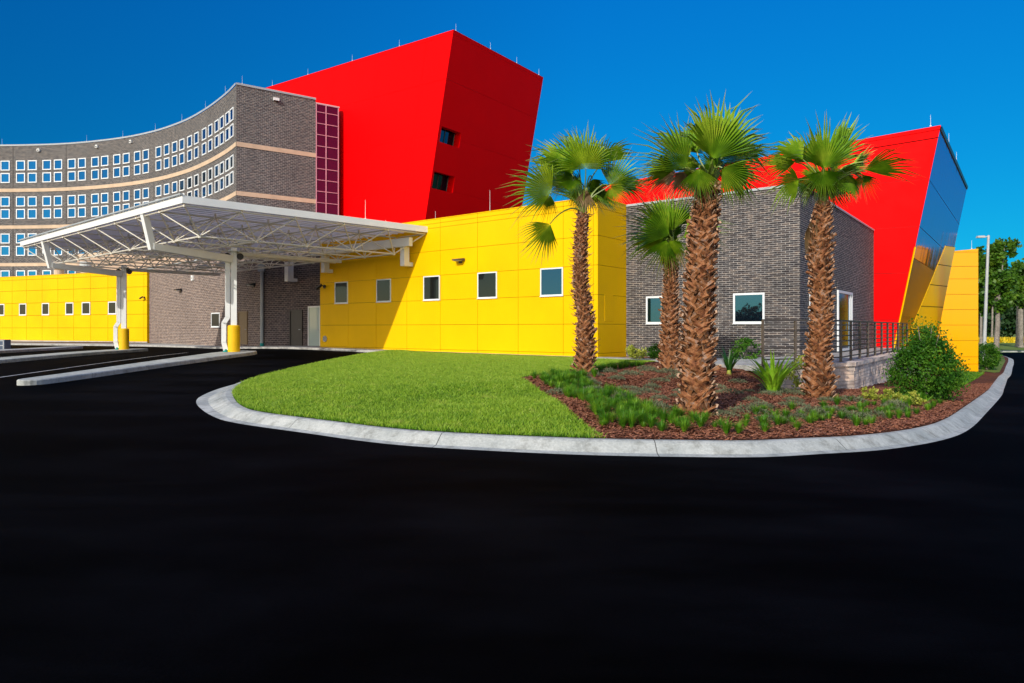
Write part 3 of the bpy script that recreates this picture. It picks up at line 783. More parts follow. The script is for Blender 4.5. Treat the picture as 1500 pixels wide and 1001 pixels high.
p = L0+lu*online(L0, lu, 212.5); p.z = H+(HY-436)*p.y/F
camera_box(p+nL*.052, nL, 'tiny black security camera at the right edge of the far yellow annex', 1.0)

# ================= brown brick link wall with doors, behind the canopy
K_ = V((384-CX)/F*44, 44, 0); J = V((216-CX)/F*59.6, 59.6, 0); QQ = V((474-CX)/F*40.4, 40.4, 0)
lk = thing('brick_link', 'brown brick link wing with plain doors between the yellow buildings behind the canopy', 'building', (K_.x, K_.y, .4))
zt2 = H+5.2
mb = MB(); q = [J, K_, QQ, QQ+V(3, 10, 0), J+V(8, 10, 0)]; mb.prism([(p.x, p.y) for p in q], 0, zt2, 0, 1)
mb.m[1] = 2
mb.build('wall', [M['brick_warm'], M['soffit'], M['brick_shaded']], lk)
ku = (K_-J).normalized(); nk = V(ku.y, -ku.x, 0); qu = (QQ-K_).normalized(); nq = V(qu.y, -qu.x, 0)
mb = MB(); mb.box(V(*(J+nk*.05).xy, zt2), ku*(K_-J).length, -nk*.4, UP*.12); mb.box(V(*(K_+nq*.05).xy, zt2), qu*(QQ-K_).length, -nq*.4, UP*.12); mb.build('coping', M['coping'], lk)
def hdoor(P0, u, n, x0, x1, hgt, mat, frame, base=.5, handle=True):
    ta, tb_ = online(P0, u, x0), online(P0, u, x1); O = P0+u*ta; O.z = base
    mb = MB(); w = tb_-ta
    mb.box(O+n*.003, u*.08, UP*hgt, n*.06); mb.box(O+u*(w-.08)+n*.003, u*.08, UP*hgt, n*.06); mb.box(O+u*.08+UP*(hgt-.09)+n*.003, u*(w-.16), UP*.09, n*.06)
    f = mb.build('door', M[frame], lk)
    mb = MB(); mb.box(O+u*.08+n*.003, u*(w-.16), UP*(hgt-.09), n*.02); mb.build('leaf', M[mat], f)
    if handle:
        mb = MB(); mb.bar(O+u*(w-.3)+UP*1.02+n*.07, O+u*(w-.16)+UP*1.02+n*.07, .04); mb.bar(O+u*(w-.18)+UP*1.02+n*.02, O+u*(w-.18)+UP*1.02+n*.07, .04); mb.build('handle', M['grey'], f)
hdoor(J, ku, nk, 349.5, 363, 2.25, 'door', 'door')
hdoor(K_, qu, nq, 425, 443.5, 2.25, 'dark', 'dark')
hdoor(K_, qu, nq, 452, 470, 2.45, 'greenglass', 'white')
ta, tb_ = online(J, ku, 310), online(J, ku, 322.5); O = J+ku*ta; O.z = H+(HY-479.5)*48.5/F
window(lk, O-nk*.04, ku, nk, tb_-ta, 21.5*48.5/F, 'glassdark', .08)
# downpipe at the corner
mb = MB(); p = K_+nq*.12+qu*.15; mb.tube([V(*p.xy, .62), V(*p.xy, 5.6)], .11, 8, 0); mb.box(V(p.x-.2, p.y-.2, 5.3), V(.4, 0, 0), V(0, .3, 0), UP*.5, 0); mb.build('downpipe', M['coping'], lk)
mb = MB(); mb.tube([V(*p.xy, .4), V(*p.xy, .62)], .13, 8); mb.build('pipe_boot', M['teal'], lk)
for px, lab in ((265, 'black wall lamp on the brown brick wall nearest the far yellow annex'), (372, 'black wall lamp on the brown brick wall beside the downpipe')):
    p = J+ku*online(J, ku, px); p.z = H+(HY-(426 if px == 265 else 418.5))*p.y/F; wall_lamp(p+nk*.003, nk, lab, 'black', 1.1)
p = J+ku*online(J, ku, 283); p.z = H+(HY-407.5)*p.y/F
t = thing('alarm_box', 'white square alarm box on the brown brick wall under the canopy', 'alarm box', p+nk*.003)
mb = MB(); mb.box(p-ku*.17-UP*.2+nk*.003, ku*.34, UP*.4, nk*.12); mb.build('case', M['white'], t)
mb = MB(); mb.box(p-ku*.1-UP*.04+nk*.124, ku*.2, UP*.06, nk*.008); mb.build('grille', M['dark'], t)
# beige block further back
bg = thing('beige_block', 'plain beige stucco block seen between the curved brick building and the canopy', 'building', (-36, 66, 0))
a = V((113-CX)/F*70, 70, 0); b = V((395-CX)/F*56, 56, 0); c = b+V(3, 5, 0); d = a+V(3, 3, 0)
mb = MB(); mb.prism([(p.x, p.y) for p in (a, b, c, d)], 0, 9.0); mb.build('wall', M['beige'], bg)
mb = MB(); u_ = (b-a).normalized(); n_ = V(u_.y, -u_.x, 0); mb.box(V(*(a+n_*.1).xy, 9.0), u_*(b-a).length, -n_*.5, UP*.3)
mb.box(V(*(a+n_*.03).xy, 6.6), u_*(b-a).length, -n_*.02, UP*.12); mb.build('cornice', M['band'], bg)
# ================= entrance canopy
e1 = V(-.767, .642, 0).normalized(); e2 = V(.727, .686, 0).normalized()
K0 = V((267-CX)/F*25.2, 25.2, 0); LA, LB = 20.7, 11.42; ZC = H+5.01
cn = thing('entrance_canopy', 'white steel space-frame canopy roof on two columns over the drive-through lanes', 'canopy', (K0.x, K0.y, .3))
def cp(i, j, z): q = K0+e1*i+e2*j; return V(q.x, q.y, z)
def slab(i0, i1, j0, j1, z0, z1, name, mat, extra=None):
    mb = MB(); mb.box(cp(i0, j0, z0), e2*(j1-j0), e1*(i1-i0), UP*(z1-z0))
    if extra: extra(mb)
    return mb.build(name, mat, cn)
def ribs(mb):
    k = .3
    while k < LA-.2: mb.box(cp(k, .1, ZC-.20), e2*(LB-.2), e1*.06, UP*.045); k += .46
slab(.06, LA-.06, .06, LB-.06, ZC-.15, ZC-.05, 'roof_deck', M['deck'], ribs)
fh = .29
for (a, b, c, d) in ((0, LA, 0, .06), (0, LA, LB-.06, LB), (0, .06, .06, LB-.06), (LA-.06, LA, .06, LB-.06)):
    slab(a, b, c, d, ZC-fh, ZC, 'fascia', M['white'])
mb = MB(); mb.box(cp(-.03, -.09, ZC+.012), e2*.09, e1*(LA+.06), UP*.055); mb.build('gutter', M['coping'], cn)
NI, NJ = 9, 5; mi, mj = LA/NI, LB/NJ; zt_, zb_ = ZC-.36, H+3.66
tn = {(i, j): cp(min(max(i*mi, .12), LA-.12), min(max(j*mj, .12), LB-.12), zt_) for i in range(NI+1) for j in range(NJ+1)}
bn = {(i, j): cp((i+.5)*mi, (j+.5)*mj, zb_) for i in range(NI) for j in range(NJ)}
for i in range(NI+1): mb = MB(); mb.tube([tn[i, 0], tn[i, NJ]], .032, 6); mb.build('chord', M['steel'], cn)
for j in range(NJ+1): mb = MB(); mb.tube([tn[0, j], tn[NI, j]], .032, 6); mb.build('chord', M['steel'], cn)
for i in range(NI): mb = MB(); mb.tube([bn[i, 0], bn[i, NJ-1]], .036, 6); mb.build('chord', M['steel'], cn)
for j in range(NJ): mb = MB(); mb.tube([bn[0, j], bn[NI-1, j]], .036, 6); mb.build('chord', M['steel'], cn)
for i in range(NI):
    for j in range(NJ):
        mb = MB()
        for di in (0, 1):
            for dj in (0, 1): mb.tube([bn[i, j], tn[i+di, j+dj]], .028, 6)
        b = bn[i, j]
        mb.tube([b-V(0, 0, .06), b+V(0, 0, .06)], .065, 8)
        t_ = tn[i, j]; mb.tube([t_-V(0, 0, .05), V(t_.x, t_.y, ZC-.19)], .05, 6)
        mb.build('bracing', M['steel'], cn)
for i, j in ((1, 1), (3, 3), (5, 1), (7, 3), (3, 1), (6, 3)):
    b = bn[i, j]; mb = MB(); mb.tube([b+V(.5, .3, .35), b+V(.5, .3, .25), b+V(.5, .3, .12)], [.12, .32, .36], 16); mb.build('downlight', M['grey'], cn)
for k, (bx, by, px) in enumerate(((-13.1, 31.5, 343.5), (-23.2, 40.0, 182.5))):
    P = V(bx, by, 0); zr = float(road(bx, by))+.15
    arm_dir = V(-.49, -.87, 0)
    # column
    a = -math.atan2(bx, by)
    ux = V(.93, .37, 0).normalized(); uy = V(-ux.y, ux.x, 0)
    mb = MB(); mb.box(P-ux*.13-uy*.13+UP*(zr), ux*.26, uy*.26, UP*(zb_+.12-zr)); mb.box(P-ux*.24-uy*.24+UP*(zb_-.06), ux*.48, uy*.48, UP*.05); mb.build('column', M['white'], cn)
    # guard sleeve
    t = thing('column_guard', ('tall yellow plastic sleeve round the nearer canopy column on the front traffic island', 'tall yellow plastic sleeve round the farther canopy column on the middle traffic island')[k], 'bollard cover', V(bx, by, zr), 'column guards')
    mb = MB(); R_ = .275
    mb.tube([P+UP*zr, P+UP*(zr+1.2), P+UP*(zr+1.24), P+UP*(zr+1.26)], [R_, R_, R_-.03, .19], 28); mb.build('sleeve', M['bollard'], t, smooth=False)
    # downpipe with jog
    q = P-ux*.27
    mb = MB(); w = .21
    zz_ = [(0, .0, -.1), (.35, -.12, 0)]
    pts = [q-ux*.08+UP*(zr+.1), q-ux*.16+UP*(zr+.45), q-ux*.16+UP*(zr+1.35), q+UP*(zr+1.62), q+UP*(zb_-.45)]
    for a_, b_ in zip(pts[:-1], pts[1:]): mb.bar(a_-(b_-a_).normalized()*.02, b_+(b_-a_).normalized()*.02, w, w, 0, up=tuple(uy))
    mb.build('downpipe', M['white'], cn)
    mb = MB(); mb.tube([q-ux*.07+UP*zr, q-ux*.08+UP*(zr+.13)], .12, 10); mb.build('pipe_boot', M['teal'], cn)
    # bracket arm out to the fascia
    tp_ = V(*(P+arm_dir*4.35).xy, ZC-fh)
    lo_ = V(*(P+arm_dir*4.0).xy, H+3.42)
    en_ = V(*(P+arm_dir*.15).xy, zb_-.42)
    sd = arm_dir.cross(UP).normalized()
    mb = MB()
    def plate(a, b, ha, hb, wd=.12):
        c = [a-sd*wd-UP*ha/2, b-sd*wd-UP*hb/2, b+sd*wd-UP*hb/2, a+sd*wd-UP*ha/2]
        d_ = [a-sd*wd+UP*ha/2, b-sd*wd+UP*hb/2, b+sd*wd+UP*hb/2, a+sd*wd+UP*ha/2]
        mb.hexa(c+d_)
    mb.bar(tp_, lo_-V(0, 0, .12), .2, .26, up=(arm_dir.x, arm_dir.y, 0))
    plate(lo_, en_, .28, .34)
    mb.build('bracket_arm', M['white'], cn)
    # main girder back to the building
    gd = e2
    far = P+gd*5.6
    mb = MB(); mb.bar(V(*(P+gd*.15).xy, zb_-.14), V(*far.xy, zb_-.14), .12, .16); mb.bar(V(*(P+gd*.15+e1*.5).xy, zb_-.14), V(*(far+e1*.5).xy, zb_-.14), .1, .14); mb.build('girder', M['steel'], cn)
    for s in (-1, 1):
        c = P+ux*.28*s+UP*(zb_-.28)
        t = thing('floodlight', '%s black floodlight clamped near the top of the %s canopy column' % (('left hand', '', 'right hand')[s+1], ('nearer', 'farther')[k]), 'floodlight', c)
        mb = MB(); mb.tube([c-ux*.13*s, c-ux*.02*s], .04, 6); mb.build('bracket', M['black'], t)
        mb = MB(); mb.tube([c-uy*.12, c-uy*.02, c+uy*.12], [.15, .16, .08], 12); mb.build('housing', M['black'], t)
# wall girder and its drop legs
gO = A+d1*online(A, d1, 616)+nF*.55; gE = A+d1*online(A, d1, 471)+nF*.55
mb = MB(); zg_ = H+(HY-358)*33.6/F; mb.box(V(*gO.xy, zg_-.18), gE-gO, nF*.22, UP*.42); mb.build('wall_girder', M['white'], cn)
for px in (606, 489):
    p = A+d1*online(A, d1, px)
    zl = zg_-1.12
    mb = MB(); mb.box(V(*(p-d1*.0+nF*.30).xy, zl), d1*.30, nF*.34, UP*(zg_-.18-zl)); mb.box(V(*(p+nF*.055).xy, zl), d1*.30, nF*.26, UP*.2)
    mb.build('wall_bracket', M['white'], cn)
p = K_+qu*online(K_, qu, 436); mb = MB(); mb.box(V(*(p+nq*.3).xy, 4.5), -qu*.36, nq*.4, UP*1.2); mb.box(V(*(p+nq*.01).xy, 4.5), -qu*.36, nq*.29, UP*.2); mb.build('wall_bracket', M['white'], cn)
rods(cn, [cp(.2, 8.0, ZC)], .9)
rods(cn, [V(*(wp(578)-d2*.6).xy, ZC)], .5)

# ================= ground
def poly_sheet(name, poly, spacing, hf, mat, parent=None, kind='structure', jitter=0):
    P = np.array([(p[0], p[1]) for p in poly], float)
    x0, y0 = P.min(0); x1, y1 = P.max(0)
    xs = np.arange(x0+spacing/2, x1, spacing); ys = np.arange(y0+spacing/2, y1, spacing)
    G = np.stack(np.meshgrid(xs, ys), -1).reshape(-1, 2)
    G = G[inside(G, P)]; d = dist_poly(G, np.vstack([P, P[:1]])); G = G[d > spacing*.35]
    pts = [Vector(p) for p in P]+[Vector(p) for p in G]
    n = len(P)
    v, e, f, *_ = delaunay_2d_cdt(pts, [], [list(range(n))], 1, 1e-5)
    vv = np.array([(p.x, p.y) for p in v]); z = hf(vv[:, 0], vv[:, 1])
    me = bpy.data.meshes.new(name); me.from_pydata([(a[0], a[1], float(b)) for a, b in zip(vv, z)], [], [tuple(q) for q in f])
    me.materials.append(mat); me.polygons.foreach_set('use_smooth', [True]*len(f)); me.update()
    if len(me.polygons) and me.polygons[0].normal.z < 0: me.flip_normals()
    o = bpy.data.objects.new(name, me); COL.objects.link(o)
    if kind: o['kind'] = kind
    return o
def inside(G, P):
    r = np.zeros(len(G), bool); j = len(P)-1
    for i in range(len(P)):
        a, b = P[i], P[j]
        c = ((a[1] > G[:, 1]) != (b[1] > G[:, 1])) & (G[:, 0] < (b[0]-a[0])*(G[:, 1]-a[1])/((b[1]-a[1]) if b[1] != a[1] else 1e-9)+a[0])
        r ^= c; j = i
    return r
def dist_poly(G, P):
    best = np.full(len(G), 1e9)
    for i in range(len(P)-1):
        a = P[i]; ab = P[i+1]-a; L = (ab**2).sum()
        if L < 1e-12: continue
        t = np.clip(((G-a)@ab)/L, 0, 1); q = a+t[:, None]*ab
        best = np.minimum(best, np.sqrt(((G-q)**2).sum(1)))
    return best
def grid_sheet(name, xs, ys, hf, mat, kind='structure'):
    X, Y = np.meshgrid(xs, ys); Z = hf(X, Y); nx = len(xs); ny = len(ys)
    v = np.stack([X, Y, Z], -1).reshape(-1, 3)
    i, j = np.meshgrid(np.arange(nx-1), np.arange(ny-1)); a = (j*nx+i).ravel()
    o = fast_mesh(name, v, np.stack([a, a+1, a+nx+1, a+nx], -1), mat)
    o.data.polygons.foreach_set('use_smooth', [True]*len(a)); o['kind'] = kind; return o
def nonuni(lo, hi, c, n=60):
    t = np.linspace(-1, 1, n); s = np.sign(t)*np.abs(t)**3
    return np.where(s < 0, c+s*(c-lo), c+s*(hi-c))
grid_sheet('ground', nonuni(-1500, 1500, 0, 90), nonuni(-900, 3000, 25, 90), lambda X, Y: road(X, Y)-.09, M['farfield'])
grid_sheet('driveway', np.arange(-95, 80.1, 1.25), np.arange(-45, 86.1, 1.25), lambda X, Y: road(X, Y), M['asphalt'])

def catmull(pts, n=6):
    P = [Vector(p) for p in pts]; P = [P[0]*2-P[1]]+P+[P[-1]*2-P[-2]]; out = []
    for i in range(1, len(P)-2):
        for k in range(n): out.append(cr(P[i-1], P[i], P[i+1], P[i+2], k/n))
    out.append(P[-2]); return out
fpx = [(298, 602), (320, 613.6), (344, 619.6), (377.6, 625), (450, 635), (520, 645), (600, 653.5), (735, 661.5), (865, 667), (1000, 669.6), (1112, 670), (1200, 665.5), (1300, 658.5), (1380, 645), (1420, 629), (1445, 605), (1467, 580)]
fw_pts = [ground_hit(x, y) for x, y in fpx]
outer = [V(-6.5, 33.2, 0), V(-6.9, 30.5, 0), V(-7.3, 26, 0), V(-7.5, 21, 0), V(-7.5, 17.6, 0), V(-7.2, 15.6, 0), V(-6.75, 14.3, 0)]+[V(p.x, p.y, 0) for p in fw_pts]+[V(20.15, 27.4, 0), V(24.3, 32.9, 0), V(28.6, 38.6, 0), V(33.2, 44.5, 0), V(38.9, 52, 0), V(45.0, 60, 0), V(50.8, 68, 0), V(53.3, 73, 0), V(52.6, 77, 0), V(47, 80, 0), V(36, 82, 0)]
print('kerb', [(round(p.x, 1), round(p.y, 1), round(CX+F*p.x/p.y), round(HY+F*(H-float(road(p.x, p.y)))/p.y)) for p in outer])
op = catmull(outer, 6)
OP = np.array([(p.x, p.y) for p in op])
def T_(X, Y):
    X = np.asarray(X, float); Y = np.asarray(Y, float)
    rl = road(X, Y)
    # signed distance outside the patio edge
    dA = (X-7.0)*.5-(Y-18.9)*.866; dB = (X-10.3)*.80-(Y-20.3)*.60
    d = np.maximum(dA, dB)
    low = rl+.13+.22*sm(.5, 3.5, d)*sm(9.5, 7, X)
    hi = .38+.006*np.maximum(0, -X)
    k_ = sm(6.3, 7.5, X); w = sm(-.2, 2.4, d)*(1-k_)+sm(-.9, -.15, d)*k_
    far = sm(40, 46, Y)
    return (hi*(1-w)+low*w)*(1-far)+(rl+.2)*far
def S(X, Y):
    X = np.asarray(X, float); Y = np.asarray(Y, float); sh = X.shape
    G = np.stack([X.ravel(), Y.ravel()], -1); d = dist_poly(G, OP).reshape(sh)
    r = road(X, Y)+.15; w = sm(.35, 5.5, d)
    return r*(1-w)+np.maximum(T_(X, Y), r*0+T_(X, Y))*w
# kerb with rolled profile
prof = [(0, .002), (.32, .015), (.52, .075), (.68, .125), (.80, .148), (1, .15), (1.0, .0)]
mb = MB(); L = 0; inner = []
def kw(i):
    q = op[i]; return .40+.34*float(np.exp(-((q.x+6.8)**2+(q.y-15)**2)/9))
nrm = []
for i in range(len(op)):
    t_ = (op[min(i+1, len(op)-1)]-op[max(i-1, 0)]).normalized(); nrm.append(V(-t_.y, t_.x, 0))
rows_ = []
Ls = [0]
for i in range(1, len(op)): Ls.append(Ls[-1]+(op[i]-op[i-1]).length)
for i in range(len(op)):
    w = kw(i); q0 = op[i]
    row = []
    for (a_, z_) in prof:
        q = q0+nrm[i]*a_*w; row.append(V(q.x, q.y, float(road(q0.x, q0.y))+z_))
    rows_.append(row); inner.append(q0+nrm[i]*w)
for i in range(len(op)-1):
    for k in range(len(prof)-1):
        mb.face([rows_[i][k], rows_[i+1][k], rows_[i+1][k+1], rows_[i][k+1]], 0, [(Ls[i], k*.1), (Ls[i+1], k*.1), (Ls[i+1], k*.1+.1), (Ls[i], k*.1+.1)])
kb = mb.build('kerb', M['curb'], smooth=False); kb['kind'] = 'structure'
INN = [(p.x, p.y) for p in inner]
site = INN+[(33, 79), (10, 50), (0, 42), (-4, 37), (-6, 33.6)]
poly_sheet('mulch_bed', site, .5, lambda X, Y: S(X, Y)-.012, M['mulchbase'])
def sg(px, py): q = ground_hit(px, py, 0, S); return (q.x, q.y)
# lawn
iL = min(range(len(inner)), key=lambda i: abs((inner[i].x/inner[i].y)*F+CX-884) + (1000 if inner[i].y > 12 else 0))
lawn_kerb = INN[:iL+1]
wl0 = A+nF*.42
border = [sg(868, 632), sg(840, 609), sg(800, 579), sg(775, 562), sg(762, 554.5), sg(800, 549), (2.4, 20.3), (3.6, 23.0), (4.9, 23.6), (5.2, 24.2), (3.2, 26.3)]
lawn = lawn_kerb+border+[(wl0.x, wl0.y), ((A+d1*11.2+nF*.42).x, (A+d1*11.2+nF*.42).y)]
LAWN = np.array(lawn)
poly_sheet('lawn_soil', lawn, .4, lambda X, Y: S(X, Y)+.008, M['soil'])
# strip at wall foot and pavement
q = [A+nF*.44-d1*.3, A+nF*.44+d1*(tB*.66), A+d1*(tB*.66)+d2*.2, A+d2*.2-d1*.3]
poly_sheet('wall_strip', [(p.x, p.y) for p in q], 1, lambda X, Y: T_(X, Y)+.05, M['walk'])
def raised(name, poly, h, bev, mat, hf=road, kind='structure', spacing=1.2, uvmat=None):
    P = [V(p[0], p[1], 0) for p in poly]; n = len(P)
    ar = sum(P[i].x*P[(i+1) % n].y-P[(i+1) % n].x*P[i].y for i in range(n))
    if ar < 0: P = P[::-1]
    ins = []
    for i in range(n):
        a = (P[i]-P[i-1]).normalized(); b = (P[(i+1) % n]-P[i]).normalized()
        m_ = (V(-a.y, a.x, 0)+V(-b.y, b.x, 0)); m_ = m_.normalized()/max(.5, m_.length/2)
        ins.append(P[i]+m_*bev)
    mb = MB(); LL_ = 0
    for i in range(n):
        j = (i+1) % n; d_ = (P[j]-P[i]).length
        za, zb2 = float(hf(P[i].x, P[i].y)), float(hf(P[j].x, P[j].y))
        l1 = [V(P[i].x, P[i].y, za-.1), V(P[j].x, P[j].y, zb2-.1), V(P[j].x, P[j].y, zb2+h-bev), V(P[i].x, P[i].y, za+h-bev)]
        mb.face(l1, 0, [(LL_, 0), (LL_+d_, 0), (LL_+d_, .1), (LL_, .1)])
        mb.face([l1[3], l1[2], V(ins[j].x, ins[j].y, zb2+h), V(ins[i].x, ins[i].y, za+h)], 0, [(LL_, .1), (LL_+d_, .1), (LL_+d_, .2), (LL_, .2)])
        LL_ += d_
    base = mb
    pts = [Vector((p.x, p.y)) for p in ins]; gx = []
    PA = np.array([(p.x, p.y) for p in ins]); lo, hi_ = PA.min(0), PA.max(0)
    G = np.stack(np.meshgrid(np.arange(lo[0], hi_[0], spacing), np.arange(lo[1], hi_[1], spacing)), -1).reshape(-1, 2)
    if len(G):
        G = G[inside(G, PA)]
        if len(G): G = G[dist_poly(G, np.vstack([PA, PA[:1]])) > .2]
    v, e_, f, *_ = delaunay_2d_cdt(pts+[Vector(g) for g in G], [], [list(range(n))], 1, 1e-5)
    for t_ in f:
        c = [V(v[k].x, v[k].y, float(hf(v[k].x, v[k].y))+h) for k in t_]
        if (c[1]-c[0]).cross(c[2]-c[0]).z < 0: c = c[::-1]
        mb.face(c)
    o = mb.build(name, mat); o['kind'] = kind
    return o
raised('pavement', [(-6.5, 33.2), (-9.5, 35.7), (-13, 38.9), (-17, 42.6), (-22, 47.6), (-28, 51.6), (-33, 53.6), (-45, 57.5), (-62, 62.5), (-62, 75), (-32, 63), (-15, 49), (-8, 38.8), (-5.0, 35.5), (-4.9, 33.9)], .12, .02, M['walk'])
def rnd_isl(pts, n=3):
    c = [Vector((*p, 0)) for p in pts]; m_ = len(c); out = []
    for i in range(m_):
        for k in range(n): out.append(cr(c[i-1], c[i], c[(i+1) % m_], c[(i+2) % m_], k/n))
    return [(p.x, p.y) for p in out]
raised('traffic_island', rnd_isl([(-13.35, 18.2), (-13.1, 17.8), (-12.75, 17.95), (-12.6, 18.5), (-12.55, 20), (-12.45, 24), (-12.2, 29), (-12.15, 31.6), (-12.6, 32.7), (-13.5, 32.7), (-13.9, 31.6), (-13.8, 29), (-13.6, 24), (-13.4, 20)]), .15, .03, M['curb'])
raised('traffic_island', rnd_isl([(-20.6, 20), (-20.2, 20.4), (-21.5, 29), (-22.3, 36), (-22.5, 40.8), (-22.8, 41.8), (-23.6, 41.8), (-24.0, 40.8), (-23.8, 36), (-22.7, 29), (-21.3, 20.4)]), .15, .03, M['curb'])
raised('traffic_island', rnd_isl([(-27.4, 28), (-29.0, 38), (-29.9, 46), (-30.3, 47), (-30.9, 47), (-31.3, 46), (-30.5, 38), (-28.9, 28)]), .15, .03, M['curb'])
def line(name, a, b, w=.11):
    a = V(*a, 0); b = V(*b, 0); d_ = (b-a).normalized(); n_ = V(-d_.y, d_.x, 0)*w/2; mb = MB(); N = 14
    for i in range(N):
        p, q = a.lerp(b, i/N), a.lerp(b, (i+1)/N)
        mb.face([V(*(v_).xy, float(road(v_.x, v_.y))+.005) for v_ in (p+n_, p-n_, q-n_, q+n_)][::-1])
    o = mb.build(name, M['paint']); o['kind'] = 'structure'
line('lane_line', (-14.6, 13), (-17.7, 36.5)); line('lane_line', (-24.6, 26), (-26.3, 44), .1)
poly_sheet('annex_bed', [(-62, 68), (-62, 65.3), (-45, 60.9), (-33, 56.9), (-29.5, 57.0), (-32, 60)], 1, lambda X, Y: road(X, Y)+.135+.02*sm(0, 1, np.sin(X*3)), M['mulchbase'])
# walkway and patio
raised('patio', [(7.35, 18.75), (10.25, 20.35), (19.75, 33.1), (23.0, 37.4), (E0.x, E0.y+.3), (C0.x+.05, C0.y-.02), (8.9, 24.3), (7.2, 24.6), (5.9, 25.6), (3.9, 27.3), (3.35, 26.6), (5.1, 24.6), (6.2, 23.2), (6.6, 21.2)], .05, .012, M['walk'], lambda X, Y: .38+.12*sm(5.5, 8.5, X))
# retaining wall: cap and blocks
rw = thing('retaining_wall', 'low pale split-face block retaining wall under the patio railing', 'wall', (10.4, 20.2, -.4))
RWp = [V(7.5, 18.85, 0), V(10.35, 20.25, 0), V(19.85, 33.0, 0), V(22.8, 37.0, 0)]
mb = MB(); cap = MB(); acc = 0
for a, b in zip(RWp[:-1], RWp[1:]):
    d_ = (b-a).normalized(); n_ = V(d_.y, -d_.x, 0); L_ = (b-a).length; k = 0
    hgt = .2; z = -1.5; r_ = 0
    while z < .44:
        s = -(.225 if r_ % 2 else 0)
        z1 = min(z+hgt, .45)
        while s < L_:
            s0, s1 = max(0, s)+.004, min(s+.45, L_)-.004
            if s1-s0 > .03:
                o_ = random.uniform(0, .018)
                p = a+d_*s0+n_*.0
                c = [a+d_*s0-n_*.28, a+d_*s0+n_*o_, a+d_*s1+n_*random.uniform(0, .02), a+d_*s1-n_*.28]
                lo = [V(*q.xy, z+.003) for q in c]; hi = [V(*q.xy, z1-.003) for q in c]; mb.hexa(lo+hi)
            s += .45
        z += hgt; r_ += 1
    s = 0
    while s < L_:
        s1 = min(s+.6, L_); c = [a+d_*(s+.003)-n_*.3, a+d_*(s+.003)+n_*.05, a+d_*(s1-.003)+n_*.05, a+d_*(s1-.003)-n_*.3]
        cap.hexa([V(*q.xy, .455) for q in c]+[V(*q.xy, .565) for q in c]); s += .6
mb.build('block_face', M['block'], rw); cap.build('cap', M['block'], rw)
# railing
rl = thing('railing', 'dark bronze metal guard railing of thin horizontal bars along the patio edge', 'railing', (10.1, 20.6, .56))
RA = V((1117.5-CX)/F*18.9, 18.9, 0); RB = V(10.05, 20.45, 0); RC = V(19.45, 32.95, 0); zr0, zr1 = .565, 1.83
zs_ = [1.83, 1.70]+[1.70-.165*k for k in range(1, 7)]
for a, b in ((RA, RB), (RB, RC)):
    for k, z in enumerate(zs_):
        mb = MB(); mb.bar(V(*a.xy, z), V(*b.xy, z), .055 if k == 0 else .036, .05 if k == 0 else .036); mb.build('top_rail' if k == 0 else 'rail', M['bronze'], rl)
posts = [RA, RA.lerp(RB, online(RA, (RB-RA), 1165)), RB]+[RB.lerp(RC, k/10) for k in range(1, 11)]
for p in posts:
    mb = MB(); mb.bar(V(*p.xy, float(S(p.x, p.y))*0+.42), V(*p.xy, 1.82), .062); mb.box(V(p.x-.07, p.y-.07, zr0), V(.14, 0, 0), V(0, .14, 0), UP*.015); mb.build('post', M['bronze'], rl)

# ================= grass (stuff)
def in_lawn(n):
    lo, hi = LAWN.min(0), LAWN.max(0); out = []
    tot = 0
    while tot < n:
        G = rng.uniform(lo, hi, (n, 2)); G = G[inside(G, LAWN)]
        out.append(G); tot += len(G)
    return np.vstack(out)[:n]
def blades(name, G, hmin, hmax, wd, mat, zf=S, lean=.5):
    n = len(G); z = zf(G[:, 0], G[:, 1])+.002
    ang = rng.uniform(0, 2*PI, n); h = rng.uniform(hmin, hmax, n); la = rng.uniform(0, 2*PI, n); le = rng.uniform(.1, lean, n)*h
    dx, dy = np.cos(ang)*wd/2, np.sin(ang)*wd/2
    tx, ty = np.cos(la)*le, np.sin(la)*le
    v = np.zeros((n, 4, 3))
    v[:, 0] = np.stack([G[:, 0]-dx, G[:, 1]-dy, z], -1); v[:, 1] = np.stack([G[:, 0]+dx, G[:, 1]+dy, z], -1)
    v[:, 2] = np.stack([G[:, 0]+dx*.8+tx*.5, G[:, 1]+dy*.8+ty*.5, z+h*.6], -1); v[:, 3] = np.stack([G[:, 0]+tx, G[:, 1]+ty, z+h], -1)
    f = np.arange(n*4).reshape(n, 4)
    uv = np.tile(np.array([[0, 0], [1, 0], [1, .6], [.5, 1.]]), (n, 1))
    return fast_mesh(name, v.reshape(-1, 3), f, mat, uvs=uv)
G = in_lawn(430000)
# denser towards the viewer, thin at the very back
keep = rng.random(len(G)) < np.clip(1.25-(G[:, 1]-10)/30, .45, 1)
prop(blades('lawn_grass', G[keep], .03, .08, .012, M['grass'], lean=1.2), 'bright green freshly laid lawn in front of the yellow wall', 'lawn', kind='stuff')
# right hand turf
T2 = np.array([(31.2, 43.3), (32.2, 44.2), (38.3, 52.2), (44.4, 60.2), (50.0, 68), (52.4, 73), (51.8, 76.4), (46.6, 79.2), (36, 80), (33, 60), (32.3, 48)])
poly_sheet('side_turf', [tuple(p) for p in T2], 1.2, lambda X, Y: S(X, Y)+.01, M['farfield'])
